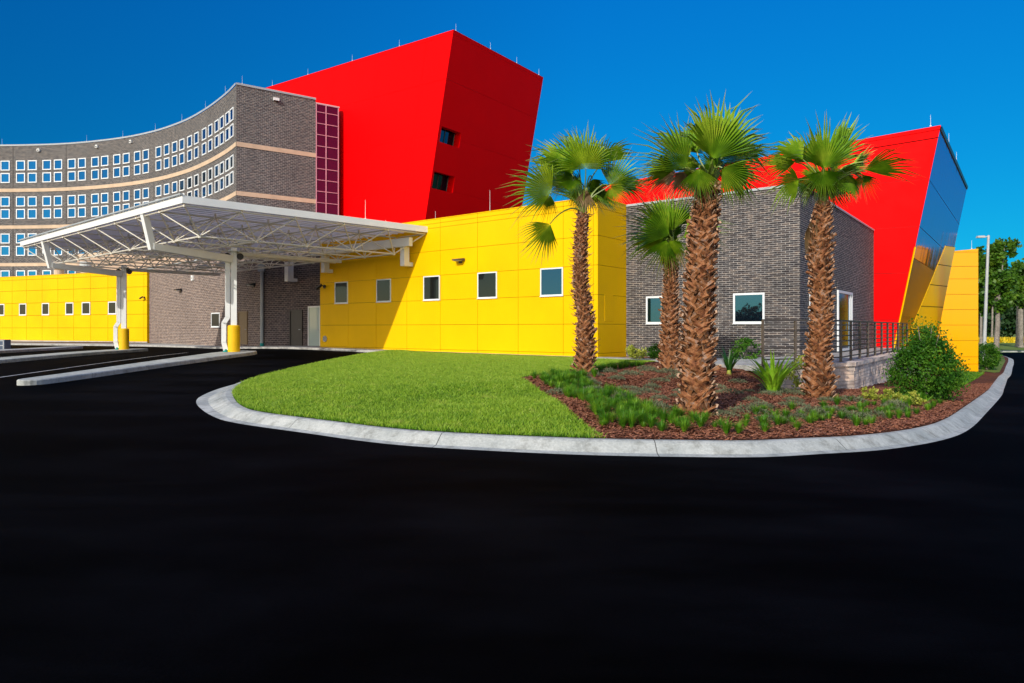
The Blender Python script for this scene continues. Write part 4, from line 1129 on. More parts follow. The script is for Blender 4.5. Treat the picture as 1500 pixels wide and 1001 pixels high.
# mulch chips
def chips(name, poly, n, excl=None):
    P = np.array(poly); lo, hi = P.min(0), P.max(0); G = rng.uniform(lo, hi, (n*4, 2)); G = G[inside(G, P)]
    if excl is not None: G = G[~inside(G, excl)]
    G = G[:n]; n = len(G); z = S(G[:, 0], G[:, 1])+rng.uniform(0, .025, n)
    a = rng.uniform(0, 2*PI, n); L_ = rng.uniform(.012, .045, n); W_ = rng.uniform(.005, .012, n); tl = rng.uniform(-.35, .35, n); rr = rng.uniform(-.3, .3, n)
    ux = np.stack([np.cos(a)*L_, np.sin(a)*L_, tl*L_], -1); vx = np.stack([-np.sin(a)*W_, np.cos(a)*W_, rr*W_*2], -1)
    c = np.stack([G[:, 0], G[:, 1], z+.008], -1)
    v = np.stack([c-ux-vx, c+ux-vx*.6, c+ux*.9+vx, c-ux*.8+vx], 1).reshape(-1, 3)
    return fast_mesh(name, v, np.arange(n*4).reshape(n, 4), M['chips'])
bedpoly = [tuple(p) for p in INN[iL-1:]][:70]+[(31, 46), (23, 38), (20, 33.4), (10.4, 20.1), (7.6, 18.7), (6.6, 19.6), (6.0, 22.5), (5.0, 24.0), (4.9, 23.6), (3.6, 23.0), (2.4, 20.3), sg(800, 549), sg(762, 554.5), sg(775, 562), sg(800, 579), sg(840, 609), sg(868, 632)]
BED = np.array(bedpoly)
nearbed = [p for p in bedpoly if p[1] < 29]
prop(chips('mulch_chips', nearbed, 130000), 'red-brown bark mulch covering the planting bed under the palms', 'mulch', kind='stuff')
prop(chips('mulch_chips', [(4.6, 27.4), (5.9, 25.9), (7.3, 24.9), (9.0, 24.6), (10.4, 25.1), (5.2, 29.0)], 2500), 'bark mulch strip between the walkway and the grey brick wall', 'mulch', kind='stuff')

# green strip along the kerb at the right
i1 = [i for i in range(iL, len(inner)) if 15 < inner[i].y < 40]
st_ = [(inner[i]+nrm[i]*.75) for i in i1]+[(inner[i]+nrm[i]*(1.7+.25*math.sin(i*1.7))) for i in i1][::-1]
ST = np.array([(p.x, p.y) for p in st_]); lo_, hi_ = ST.min(0), ST.max(0); G = rng.uniform(lo_, hi_, (90000, 2)); G = G[inside(G, ST)][:16000]
prop(blades('border_grass_strip', G, .08, .22, .02, M['liriope'], lean=1.0), 'strip of low green border grass beside the kerb right of the cone-shaped shrub', 'border grass', kind='stuff')
i2 = [i for i in range(iL, len(inner)) if inner[i].y <= 15 and inner[i].x > 2.0]
# ================= palms
def rot(v, ax, a): return Matrix.Rotation(a, 3, ax) @ v
def fan_mesh(mb, hub, ax, nrm, R, spread=200, nseg=40, droop=.25, cup=.12, m=0, seed=0, fold=.3):
    r = random.Random(seed)
    ax = ax.normalized(); nrm = (nrm-ax*nrm.dot(ax)).normalized(); sd = ax.cross(nrm).normalized()
    sp_ = math.radians(spread); dth = sp_/nseg
    def pt(th, rr, off=0):
        d = ax*math.cos(th)+sd*math.sin(th)
        p = hub+d*rr+nrm*(cup*rr*rr/R + off + fold*rr*min(1, abs(math.sin(th*.8))))
        g = max(0, rr/R-.4)
        return p-V(0, 0, 1)*droop*R*g*g*(1.0+.6*abs(th)/1.6)
    big = r.uniform(.36, .48); run = 0
    for i in range(nseg):
        th = -sp_/2+dth*(i+.5); edge = abs(th)/(sp_/2)
        L = R*(1.04-.34*edge**2)*r.uniform(.84, 1.05)
        split = big*R*(1-.25*edge)*r.uniform(.85, 1.12)
        w0 = dth*.5; po = .030*R
        run = run*.6+r.uniform(-.035, .035); tw_ = run
        a0, a1 = th-w0*.97, th+w0*.97
        h = pt(th, .015)
        va = [pt(a0, split*.5, -po*.5), pt(a0, split, -po), pt(a1, split*.5, -po*.5), pt(a1, split, -po), pt(th, split*.5, po*.5), pt(th, split, po)]
        mb.face([h, va[0], va[4]], m, [(0, 0), (0, .3), (.5, .3)]); mb.face([h, va[4], va[2]], m, [(0, 0), (.5, .3), (1, .3)])
        mb.face([va[0], va[1], va[5], va[4]], m, [(0, .3), (0, .55), (.5, .55), (.5, .3)]); mb.face([va[4], va[5], va[3], va[2]], m, [(.5, .3), (.5, .55), (1, .55), (1, .3)])
        dr = r.uniform(.0, 1.15)**2
        l1, l2 = split+(L-split)*.45, L
        wt = w0*.50*(split/l1)
        c1 = pt(th+tw_, l1); off1 = V(0, 0, -dr*droop*R*.12)
        m1a, m1b = pt(th-wt+tw_, l1, -po*.6)+off1, pt(th+wt+tw_, l1, -po*.6)+off1; tip = pt(th+tw_*2.4, l2)-V(0, 0, 1)*dr*droop*R*.8
        mc = c1+nrm*po*.5+off1
        mb.face([va[1], m1a, mc, va[5]], m, [(0, .55), (0, .78), (.5, .78), (.5, .55)])
        mb.face([va[5], mc, m1b, va[3]], m, [(.5, .55), (.5, .78), (1, .78), (1, .55)])
        mb.face([m1a, tip, mc], m, [(0, .78), (.5, 1), (.5, .78)]); mb.face([mc, tip, m1b], m, [(.5, .78), (.5, 1), (1, .78)])
def palm(name, label, Y0, trunk_px, fronds, group='palm trees in the bed', boots=1.0, hooks=False, seed=1, skirt=False):
    r = random.Random(seed)
    pts = [at(x, y, Y0) for x, y, _ in trunk_px]; rad = [w*.84*Y0/F for *_, w in trunk_px]
    base = pts[-1]; gz = float(S(base.x, base.y)); base = V(base.x, base.y, gz-.05)
    t = thing(name, label, 'palm tree', (base.x, base.y, gz), group)
    pts[-1] = base; P = pts[::-1]; Rr = rad[::-1]
    def cen(z):
        for i in range(len(P)-1):
            if z <= P[i+1].z or i == len(P)-2:
                k = (z-P[i].z)/(P[i+1].z-P[i].z); k = max(0, min(1, k)); return P[i].lerp(P[i+1], k), Rr[i]*(1-k)+Rr[i+1]*k
    z0, z1 = P[0].z, P[-1].z
    mb = MB(); n = 24; zz = [z0+(z1-z0)*i/n for i in range(n+1)]
    mb.tube([V(cen(z)[0].x, cen(z)[0].y, z) for z in zz], [cen(z)[1]*.74 for z in zz], 14, 0)
    # crisscross of split leaf bases: every boot is a V of two flat straps, standing off at its cut ends
    k = 0; z = z0-.04; nar = 6
    while z < z1+.01:
        c, rr = cen(z); pitch = rr*.40*boots
        for q_ in range(nar):
            a = (q_+.5*(k % 2))*2*PI/nar+r.uniform(-.16, .16)+k*.13; zz0 = z+r.uniform(-.35, .35)*pitch
            bh = pitch*r.uniform(1.3, 2.2); out = r.uniform(.08, .26)*rr+.010
            if r.random() < .12: out *= 1.7
            for sg_ in (-1, 1):
                if r.random() < .04: continue
                sw = r.uniform(.5, .95)*sg_; wd = rr*r.uniform(.24, .36); G = []
                for tv, ov in ((0, .76), (.35, .84), (.7, .92), (1., 1.0)):
                    aa = a+sw*tv; er = V(math.cos(aa), math.sin(aa), 0); et = V(-er.y, er.x, 0)
                    hz = zz0+bh*(tv-.12*tv*tv); rad_ = rr*ov+out*tv**3
                    row = []
                    for s_ in (-1, 0, 1):
                        ww = wd*(1.15-.35*tv)
                        row.append(V(c.x, c.y, hz-s_*sg_*ww*.35)+er*(rad_-.012*s_*s_+(.012 if s_ == 0 else 0))+et*s_*ww*.5)
                    G.append(row)
                jag = [V(0, 0, r.uniform(-.02, .03)) for _ in range(3)]
                G[3] = [q+j_ for q, j_ in zip(G[3], jag)]
                for vi in range(3):
                    for si in range(2): mb.face([G[vi][si], G[vi][si+1], G[vi+1][si+1], G[vi+1][si]], 1)
                er = V(math.cos(a+sw), math.sin(a+sw), 0); th_ = rr*.09+.010
                inn = [q-er*th_-V(0, 0, .008) for q in G[3]]
                for si in range(2): mb.face([G[3][si], G[3][si+1], inn[si+1], inn[si]], 2)
                for s_ in (0, 2): mb.face([G[1][s_], G[2][s_], G[3][s_], inn[s_]], 2 if s_ == 0 else 3)
                mb.face([inn[2], inn[0], G[1][0]-er*.02, G[1][2]-er*.02], 3)
            hN = (z-z0)/(z1-z0); er = V(math.cos(a), math.sin(a), 0); et = V(-er.y, er.x, 0)
            if hooks and hN > .12 and r.random() < .55:
                L_ = r.uniform(.10, .24); q0 = V(c.x, c.y, zz0+bh*.6)+er*rr*.9
                sgn = et*r.uniform(-.05, .05)
                mb.tube([q0, q0+er*L_*.6+sgn-V(0, 0, .01), q0+er*L_+sgn+V(0, 0, r.uniform(.02, .08))], [.013, .009, .003], 4, 1, cap=False)
            if r.random() < .6:
                q0 = V(c.x, c.y, zz0+r.uniform(0, .1))+er*rr*.98
                for f_ in range(3):
                    q1 = q0+er*r.uniform(.0, .06)+et*r.uniform(-.08, .08)+V(0, 0, r.uniform(-.14, .08)); mb.face([q0-et*.004, q0+et*.004, q1], 3)
        z += pitch; k += 1
    mb.build('trunk', [M['fibre'], M['boot'], M['bootcut'], M['fibre']], t)
    top = P[-1]; top_px = (trunk_px[0][0], trunk_px[0][1])
    cx_ = sum(f[0] for f in fronds)/len(fronds); cy_ = sum(f[1] for f in fronds)/len(fronds); mR = sum(f[4] for f in fronds)/len(fronds)
    fronds = list(fronds)
    for i in range(4):
        an_ = r.uniform(-30, 200); fronds.append((top_px[0]+math.cos(math.radians(an_))*mR*.35*r.uniform(.3, 1), cy_-math.sin(math.radians(an_))*mR*.3+mR*.1, r.uniform(.15, .75), an_+r.uniform(-15, 15), mR*r.uniform(.7, .95), r.uniform(100, 150), r.uniform(-60, 60), 'g'))
    for i in range(3):
        an_ = r.choice((r.uniform(100, 150), r.uniform(30, 80))); fronds.append((top_px[0]+r.uniform(-.25, .25)*mR, top_px[1]-mR*r.uniform(.3, .75), r.uniform(.1, .45), an_, mR*r.uniform(.6, .85), r.uniform(90, 140), r.uniform(-50, 50), 'g'))
    for i in range(4):
        an_ = r.uniform(-130, -50); fronds.append((top_px[0]+r.uniform(-.3, .3)*mR, cy_+mR*.22, r.uniform(-.2, .4), an_, mR*r.uniform(.5, .75), r.uniform(70, 120), r.uniform(-60, 60), r.choice('ggno')))
    for i, fr in enumerate(fronds):
        hx, hy, dY, ang, Rp, spr, roll, kind = fr
        hub = at(hx, hy, Y0+dY); R = Rp*Y0/F*1.02
        a = math.radians(ang); ax = V(math.cos(a), (.25 if dY > 0 else -.25)*r.uniform(.3, 1.2), math.sin(a)).normalized()
        nr = V(0, -1, 0); nr = (nr-ax*nr.dot(ax)).normalized(); nr = rot(nr, ax, math.radians(roll))
        mb = MB()
        # stalk
        q0 = top+V(r.uniform(-.04, .04), r.uniform(-.04, .04), -.05); q3 = hub
        d_ = (q3-q0); q1 = q0+V(0, 0, max(.12, d_.length*.45))+d_*.1; q2 = q3-ax*d_.length*.3
        def bz(s): return q0*(1-s)**3+q1*3*s*(1-s)**2+q2*3*s*s*(1-s)+q3*s**3
        mb.tube([bz(s/7) for s in range(8)], [.030-.017*s/7 for s in range(8)], 5, 1, cap=False)
        mt = {'g': 'fan', 'n': 'fan_new', 'o': 'fan_old'}[kind]
        fan_mesh(mb, hub, ax, nr, R*1.12, spr*.85, max(14, int(spr/6.6)), .24 if ang > 0 else .10, r.uniform(-.16, -.04) if kind != 'o' else .1, 0, seed*100+i, r.choice((-1, 1))*r.uniform(.2, .5))
        mb.build('frond', [M[mt], M['petiole']], t)
    # spear leaf and young sheaths in the heart
    mb = MB()
    for i in range(9):
        a = r.uniform(0, 2*PI); q = top+V(math.cos(a)*.05, math.sin(a)*.05, 0); l_ = r.uniform(.25, .5)
        mb.tube([q-V(0, 0, .12), q+V(math.cos(a)*.03, math.sin(a)*.03, l_*.5), q+V(math.cos(a)*.09, math.sin(a)*.09, l_)], [.045, .03, .010], 6, 0)
    mb.build('leaf_sheath', M['petiole'], t)
    if skirt:
        mb = MB()
        for i in range(26):
            a = r.uniform(2.4, 4.0); c, rr = cen(z1-.25-r.uniform(0, .3)); q = c+V(math.cos(a)*rr*1.1, math.sin(a)*rr*1.1, 0); q.z = c.z
            e_ = q+V(math.cos(a)*r.uniform(.03, .14), math.sin(a)*.08, -r.uniform(.35, .85)); s_ = V(.012, .012, 0)
            mid = q.lerp(e_, .45)+V(math.cos(a)*.07, 0, 0); mb.face([q-s_, q+s_, mid+s_*1.6, mid-s_*1.6]); mb.face([mid-s_*1.6, mid+s_*1.6, e_])
        mb.build('dead_frond', M['fan_old'], t)
    return t
palm('fan_palm', 'slim fan palm standing on the lawn edge in front of the yellow wall corner', 17.7,
     [(854, 316, 9), (851, 350, 10), (850, 390, 11), (851, 430, 12.5), (857, 470, 14), (858, 510, 15), (856, 553, 18)],
     [(858, 248, -.5, 92, 64, 215, 8, 'n'), (838, 255, .1, 118, 76, 150, 30, 'g'), (808, 281, -.4, 163, 68, 170, -12, 'n'), (893, 272, -.1, 38, 58, 190, 18, 'g'),
      (826, 262, .5, 168, 52, 180, -20, 'g'), (806, 328, -.7, -122, 52, 150, -25, 'n'), (893, 274, .0, -55, 34, 150, 30, 'g'), (880, 240, .6, 58, 62, 150, -25, 'g'),
      (850, 240, .8, 82, 68, 180, 10, 'g'), (806, 285, .1, -108, 38, 120, 20, 'g'), (838, 262, -.1, -95, 34, 150, 20, 'g'), (868, 262, .3, -70, 34, 150, -20, 'g'), (826, 250, .9, 135, 62, 140, 35, 'g'), (905, 268, .6, 12, 46, 150, -35, 'g')], hooks=True, seed=11, boots=1.15)
palm('fan_palm', 'tallest and thickest fan palm in the mulch bed with a broad green crown', 11.1,
     [(1040, 279, 17), (1034, 310, 21), (1029, 360, 23), (1025, 430, 24), (1023, 500, 26), (1021, 560, 27), (1021, 603, 29)],
     [(1044, 233, -.45, 78, 100, 160, 14, 'g'), (1040, 225, .25, 97, 96, 60, -5, 'n'), (1006, 245, -.25, 140, 86, 140, -20, 'g'), (1021, 224, .1, 104, 52, 110, 35, 'g'),
      (1060, 238, -.1, 30, 74, 150, 15, 'g'), (989, 248, -.1, 184, 54, 120, -40, 'n'), (1058, 246, -.35, -38, 62, 130, 15, 'g'), (1024, 247, -.35, -97, 48, 150, 20, 'g'),
      (1003, 252, .2, -118, 46, 150, -20, 'o'), (1064, 215, .4, 62, 86, 120, 25, 'g'), (1056, 228, .5, 50, 92, 110, -25, 'g'), (990, 250, .35, -150, 56, 110, 25, 'o'),
      (1075, 245, .3, -60, 52, 140, -30, 'n'), (1010, 230, .5, 125, 74, 120, 20, 'g'), (1082, 220, .4, 22, 46, 150, -35, 'g'), (1036, 250, .3, -85, 52, 160, 10, 'g')], seed=22)
palm('fan_palm', 'short fan palm half hidden behind the tallest palm trunk against the brick wall', 19.3,
     [(984, 386, 10), (983, 410, 11), (982, 440, 13), (982, 480, 15), (982, 515, 17), (984, 541, 20)],
     [(980, 345, -.4, 150, 74, 140, -15, 'g'), (985, 338, .1, 100, 66, 150, 10, 'g'), (976, 352, -.4, -112, 54, 120, 15, 'g'), (972, 350, .1, 178, 58, 110, 30, 'n'),
      (1002, 348, .0, 20, 72, 130, 20, 'g'), (992, 330, .4, 62, 54, 150, -20, 'g'), (984, 352, -.3, -80, 34, 170, 10, 'n'), (1005, 358, .2, -25, 52, 130, 20, 'g'), (975, 335, .5, 125, 56, 150, 20, 'g')], seed=33, boots=1.05)
palm('fan_palm', 'rightmost fan palm with dead brown strands beside its trunk near the block wall', 14.9,
     [(1207, 299, 9), (1204, 322, 15), (1201, 350, 18), (1202, 400, 18), (1204, 450, 17), (1202, 490, 18), (1198, 530, 20), (1200, 579, 25)],
     [(1207, 247, -.45, 86, 78, 175, 6, 'g'), (1176, 234, .15, 138, 58, 130, 25, 'g'), (1266, 249, -.15, 12, 70, 90, -15, 'g'), (1170, 264, -.3, 196, 50, 140, -15, 'n'),
      (1207, 250, -.4, -90, 44, 200, 12, 'g'), (1262, 256, .0, -82, 36, 160, 20, 'g'), (1186, 258, .1, -112, 44, 150, 20, 'g'), (1238, 254, .0, -66, 40, 150, -25, 'g'),
      (1222, 236, .4, 58, 80, 110, 20, 'g'), (1192, 238, .5, 112, 66, 130, -15, 'g'), (1165, 238, .5, 168, 54, 120, 30, 'g'), (1244, 250, .4, 28, 54, 120, 30, 'g'), (1224, 262, .3, -45, 42, 150, 10, 'o')], seed=44, skirt=True)

# ================= plants
def strap_clump(mb, c, n, h, spread, w, seed, curl=.6, m=0, seg=4):
    r = random.Random(seed)
    for i in range(n):
        a = r.uniform(0, 2*PI); hh_ = h*r.uniform(.6, 1.05); out = spread*r.uniform(.1, 1)**.7; er = V(math.cos(a), math.sin(a), 0); et = V(-er.y, er.x, 0)
        q0 = c+er*r.uniform(0, .12)*spread; prev = None
        for k in range(seg+1):
            s = k/seg; rad_ = out*s**1.5; z = hh_*(s-curl*.5*s**3*(out/max(spread, .01)))
            ww_ = w*(.6+.7*s if s < .5 else (1-s)*1.7+.05)
            q = q0+er*rad_+V(0, 0, z); cur = (q-et*ww_/2, q+et*ww_/2)
            if prev: mb.face([prev[0], prev[1], cur[1], cur[0]], m, [(0, s-1/seg), (1, s-1/seg), (1, s), (0, s)])
            prev = cur
# border grass clumps
vars_ = []
for k in range(6):
    mb = MB(); strap_clump(mb, V(0, 0, 0), 120, .25+.03*(k % 3), .19, .009, 50+k, .9)
    o = mb.build('grass_clump', M['liriope']); vars_.append(o)
trunks = [(1.9, 17.7, .42), (3.06, 11.1, .38), (4.6, 19.3, .4), (6.85, 14.9, .42)]
def clear(x, y, k=1.0): return all((x-a)**2+(y-b)**2 > (c*k)**2 for a, b, c in trunks)
spots = []
cum = 0; nextd = [0]*4
for i in range(iL, len(inner)-1):
    a, b = inner[i], inner[i+1]; Ls_ = (b-a).length
    if b.y > 18: break
    for row, off in enumerate((.5, .92, 1.35, 1.8)):
        step = (.30, .33, .38, .55)[row]
        while nextd[row] < cum+Ls_:
            s = (nextd[row]-cum)/Ls_; q = a.lerp(b, s)+nrm[i]*(off+random.uniform(-.09, .09)); nextd[row] += step*random.uniform(.8, 1.25)
            if random.random() < (.55, .95, .9, .6)[row]: spots.append((q.x, q.y, random.uniform(.65, 1.05)))
    cum += Ls_
bl = [sg(872, 628), sg(845, 606), sg(806, 578), sg(782, 564), sg(770, 556), sg(805, 551), sg(845, 547), sg(880, 541), sg(925, 536)]
for i in range(len(bl)-1):
    a, b = V(*bl[i], 0), V(*bl[i+1], 0); L_ = (b-a).length; n_ = V(-(b-a).y, (b-a).x, 0).normalized()
    cen_ = V(4, 15, 0)
    if (cen_-a).dot(n_) < 0: n_ = -n_
    s = 0
    while s < L_:
        for off in (.32, .58, .86, 1.15) if i < 5 else (.15, .42):
            q = a.lerp(b, s/L_)+n_*(off+random.uniform(-.1, .1))
            if random.random() < .9: spots.insert(0, (q.x, q.y, random.uniform(.85, 1.2)))
        s += .25
ok = inside(np.array([(s[0], s[1]) for s in spots]), BED)
spots = [s for s, k in zip(spots, ok) if k and clear(s[0], s[1])]; print(len(spots)); spots = spots[:298]
print('clumps', len(spots))
for i, (x, y, s) in enumerate(spots):
    if i < 6: o = vars_[i]
    else: o = vars_[i % 6].copy(); COL.objects.link(o)
    o.location = (x, y, float(S(x, y))-.01); o.rotation_euler = (0, 0, random.uniform(0, 6.28)); o.scale = (s*random.uniform(.85, 1.15),)*2+(s*random.uniform(.8, 1.2),)
    prop(o, 'small tuft of dark green border grass along the edge of the mulch bed', 'grass tuft', 'border grass tufts')
# low grey-green spreading plants
jv = []
for k in range(4):
    r = random.Random(80+k); n = 420
    th = rng.uniform(0, 2*PI, n); rr = .36*np.sqrt(rng.uniform(0, 1, n)); z = .11*(1-(rr/.36)**2)*rng.uniform(.5, 1.2, n)+.02
    c = np.stack([rr*np.cos(th), rr*np.sin(th)*.8, z], -1); d = rng.normal(size=(n, 3))*.022+c*.07; d[:, 2] = np.abs(d[:, 2])+.012
    s = rng.normal(size=(n, 3)); s /= np.linalg.norm(s, axis=1)[:, None]; s *= .008
    v = np.stack([c-s, c+s, c+d+s*.7, c+d-s*.7], 1).reshape(-1, 3)
    jv.append(fast_mesh('groundcover_plant', v, np.arange(n*4).reshape(n, 4), M['juniper']))
reg = np.array([sg(*p) for p in ((790, 566), (850, 552), (905, 545), (960, 540), (1060, 552), (1120, 565), (1180, 585), (1240, 588), (1300, 598), (1340, 600), (1300, 612), (1200, 622), (1080, 618), (960, 606), (880, 592), (820, 580))])
cand = []; tries = 0
while len(cand) < 64 and tries < 6000:
    tries += 1
    p = rng.uniform(reg.min(0), reg.max(0))
    if inside(p[None], reg)[0] and clear(*p, 1.1) and all((p[0]-q[0])**2+(p[1]-q[1])**2 > .2+.022*p[1] for q in cand): cand.append(p)
for i, p in enumerate(cand):
    o = jv[i] if i < 4 else jv[i % 4].copy()
    if i >= 4: COL.objects.link(o)
    sc_ = random.uniform(.5, .95)
    o.location = (p[0], p[1], float(S(p[0], p[1]))); o.rotation_euler = (0, 0, random.uniform(0, 6.28)); o.scale = (sc_, sc_, sc_*random.uniform(.8, 1.3))
    prop(o, 'low grey-green spreading groundcover plant on the bark mulch among the palms', 'groundcover plant', 'low groundcover plants')
def lily(px, py, h, sp_, n, w, mat, label, seed):
    x, y = sg(px, py); z = float(S(x, y)); t = thing('strap_leaf_plant', label, 'plant', (x, y, z))
    mb = MB(); strap_clump(mb, V(x, y, z), n, h, sp_, w, seed, .7, seg=7); mb.build('leaves', M[mat], t)
    mb = MB(); mb.tube([V(x, y, z-.02), V(x, y, z+.12)], [.07, .05], 8); mb.build('stem', M['lime'], t)
lily(1132, 577, 1.2, 1.0, 54, .08, 'lily', 'bright lime green strap-leaved lily growing between the tallest and the rightmost palm', 3)
lily(1068, 549, .95, .42, 24, .08, 'lilydark', 'dark green strap-leaved plant behind and right of the tallest palm trunk', 4)
lily(1170, 566, .95, .35, 8, .08, 'lily', 'sparse green strap-leaved plant just left of the rightmost palm trunk', 5)
def leafy(name, label, c, ell, n, ls, mat, seed, core=None, cone=0, stem=True, cat='shrub', group=None):
    rg = np.random.default_rng(seed); rx, ry, rz = ell
    t = thing(name, label, cat, c, group)
    nc = max(12, n//45)
    # clump centres on and in a cone/ellipsoid shell
    d = rg.normal(size=(nc, 3)); d /= np.linalg.norm(d, axis=1)[:, None]; d *= (rg.uniform(.45, 1, nc)**.5)[:, None]
    zc_ = (d[:, 2]+1)/2
    if cone: k = (1-cone*zc_); d[:, 0] *= k*1.25; d[:, 1] *= k*1.25
    cc = np.stack([d[:, 0]*rx, d[:, 1]*ry, zc_*rz*.94+.03*rz], -1)
    if cone > .5:      # upright leading shoots break the outline
        for q_ in range(8): cc[q_] = (rg.uniform(-.45, .5)*rx, rg.uniform(-.4, .4)*ry, rz*rg.uniform(.90, 1.10)*(1-.12*q_/8))
    idx = rg.integers(0, nc, n); p = cc[idx]+rg.normal(size=(n, 3))*np.array([rx, ry, rz*.5])*.115
    p[:, 2] = np.maximum(p[:, 2], .03)
    a = rg.normal(size=(n, 3)); a[:, 2] += .5; a /= np.linalg.norm(a, axis=1)[:, None]
    b = np.cross(a, rg.normal(size=(n, 3))); b /= np.linalg.norm(b, axis=1)[:, None]
    L_ = ls*rg.uniform(.6, 1.2, n)[:, None]
    v = np.stack([p, p+a*L_*.5+b*L_*.3, p+a*L_, p+a*L_*.5-b*L_*.3], 1).reshape(-1, 3)+np.array(c)
    fast_mesh('foliage', v, np.arange(n*4).reshape(n, 4), M[mat], t)
    if stem:
        mb = MB(); C_ = Vector(c)
        for k in range(7):
            q = cc[k]; mb.tube([C_, C_+V(q[0]*.3, q[1]*.3, q[2]*.5), C_+V(*q)], [.03*rz, .02*rz, .006], 5, cap=False)
        mb.build('stem', M['bark'], t)
    return t
x, y = ground_hit(1357, 586, 0, S).xy
bigc = (x, y, float(S(x, y)))
leafy('shrub', 'large dense dark green cone-shaped shrub in front of the yellow screen wall', bigc, (.90, .88, 1.85), 15000, .075, 'shrub', 5, cone=.72)
hx = at(1446, 541, 47)
leafy('hedge_shrub', 'clipped dark green upright hedge bush just right of the yellow screen wall', (hx.x, hx.y, -1.35), (.62, .62, 1.85), 6000, .12, 'shrub', 6, cone=.05)
for px, py, rx_, h_, mt, lb, sd_ in ((935, 527, .42, .62, 'lime', 'pale yellow-green shrub at the foot of the brick wall beside the yellow corner', 7),
                                     (963, 527, .42, .60, 'shrub', 'dark green shrub at the foot of the brick wall left of the short palm', 8),
                                     (1092, 533, .55, .85, 'shrub', 'dark green leafy shrub below the big brick wall window', 9),
                                     (1180, 537, .45, .95, 'lime', 'light green leafy shrub behind the rightmost palm trunk', 19)):
    q = V((px-CX)/F*25.5, 25.5, .38) if px < 1000 else V((px-CX)/F*23.2, 23.2, .40)
    if px > 1150: q = V((px-CX)/F*18.2, 18.2, float(S((px-CX)/F*18.2, 18.2)))
    leafy('shrub', lb, (q.x, q.y, q.z), (rx_, rx_, h_), 1100, .09, mt, sd_)
for px, py, s_, lb in ((1284, 587, .32, 'small lime yellow plant at the foot of the block wall'), (1308, 590, .26, 'small lime yellow plant nearest the cone-shaped shrub'), (1330, 595, .3, 'lime yellow plant tucked in front of the cone-shaped shrub')):
    x, y = sg(px, py); leafy('lime_plant', lb, (x, y, float(S(x, y))), (s_, s_, s_*1.1), 500, .07, 'lime', int(px), stem=False, cat='plant')

# ================= street lamp, trees and far things
lp = V((1441-CX)/F*60, 60, float(road(42, 60))+.15); tp2 = at(1448, 345, 60)
sl = thing('street_lamp', 'tall pale grey street lamp with one flat head beside the road at the right edge', 'street lamp', lp)
mb = MB(); mb.tube([lp, tp2], [.15, .10], 10); mb.build('pole', M['grey'], sl)
mb = MB(); q = tp2-V(.1, 0, .12); mb.bar(q, q-V(.32, 0, 0), .08, .08); mb.hexa([q+V(*p) for p in ((-.95, -.16, -.10), (-.3, -.16, -.10), (-.3, .16, -.10), (-.95, .16, -.10), (-.9, -.12, .07), (-.3, -.12, .09), (-.3, .12, .09), (-.9, .12, .07))]); mb.build('lamp_head', M['grey'], sl)
mb = MB(); mb.box(q+V(-.9, -.12, -.115), V(.5, 0, 0), V(0, .24, 0), V(0, 0, .013)); mb.build('lens', M['frame'], sl)
def tree(label, base, trunk_top, trunk_r, blobs, n, ls, mat, seed, limbs=True, name='tree', group=None):
    rg = np.random.default_rng(seed); base = Vector(base); tt_ = Vector(trunk_top)
    t = thing(name, label, 'tree', base, group)
    mb = MB(); mid = base.lerp(tt_, .5)+V(rg.uniform(-.15, .15), 0, 0)
    mb.tube([base, base+V(0, 0, .3), mid, tt_], [trunk_r*1.5, trunk_r, trunk_r*.8, trunk_r*.5], 9, 0)
    ps = []; tot = sum(b[3]*b[4]*b[5] for b in blobs)
    for (bx, by, bz, rx, ry, rz) in blobs:
        c = V(bx, by, bz)
        if limbs: 
            s_ = base.lerp(tt_, rg.uniform(.55, .95)); mb.tube([s_, s_.lerp(c, .5)+V(0, 0, .3), c+V(0, 0, rz*.4)], [trunk_r*.42, trunk_r*.28, .03], 6, 0, cap=False)
        k = max(60, int(n*rx*ry*rz/tot)); nc = max(6, k//70)
        d = rg.normal(size=(nc, 3)); d /= np.linalg.norm(d, axis=1)[:, None]; d *= (rg.uniform(.3, 1, nc)**.5)[:, None]
        cc = d*np.array([rx, ry, rz])+np.array(c); idx = rg.integers(0, nc, k)
        ps.append(cc[idx]+rg.normal(size=(k, 3))*np.array([rx, ry, rz])*.13)
    mb.build('trunk', M['bark'], t)
    p = np.vstack(ps); n = len(p); a = rg.normal(size=(n, 3)); a /= np.linalg.norm(a, axis=1)[:, None]; b = np.cross(a, rg.normal(size=(n, 3))); b /= np.linalg.norm(b, axis=1)[:, None]
    L_ = ls*rg.uniform(.6, 1.3, n)[:, None]
    v = np.stack([p, p+a*L_*.5+b*L_*.35, p+a*L_, p+a*L_*.5-b*L_*.35], 1).reshape(-1, 3)
    fast_mesh('crown', v, np.arange(n*4).reshape(n, 4), M[mat], t); return t
def pb(px, py, Y, rx, rz, ry=None): q = at(px, py, Y); s = Y/F; return (q.x, q.y, q.z, rx*s, (ry or rx)*s, rz*s)
b0 = at(1459, 517, 76)
tree('tall leafy green roadside tree with pale trunk behind the street lamp', (b0.x, b0.y, b0.z), at(1461, 430, 76), .3,
     [pb(1472, 365, 76, 14, 16), pb(1455, 385, 77, 14, 22), pb(1440, 400, 77, 14, 26), pb(1462, 415, 76, 20, 18), pb(1440, 440, 78, 16, 18), pb(1470, 440, 76, 16, 16), pb(1436, 380, 78, 8, 14)], 9000, .42, 'tree', 31)
b1 = at(1512, 516, 80)
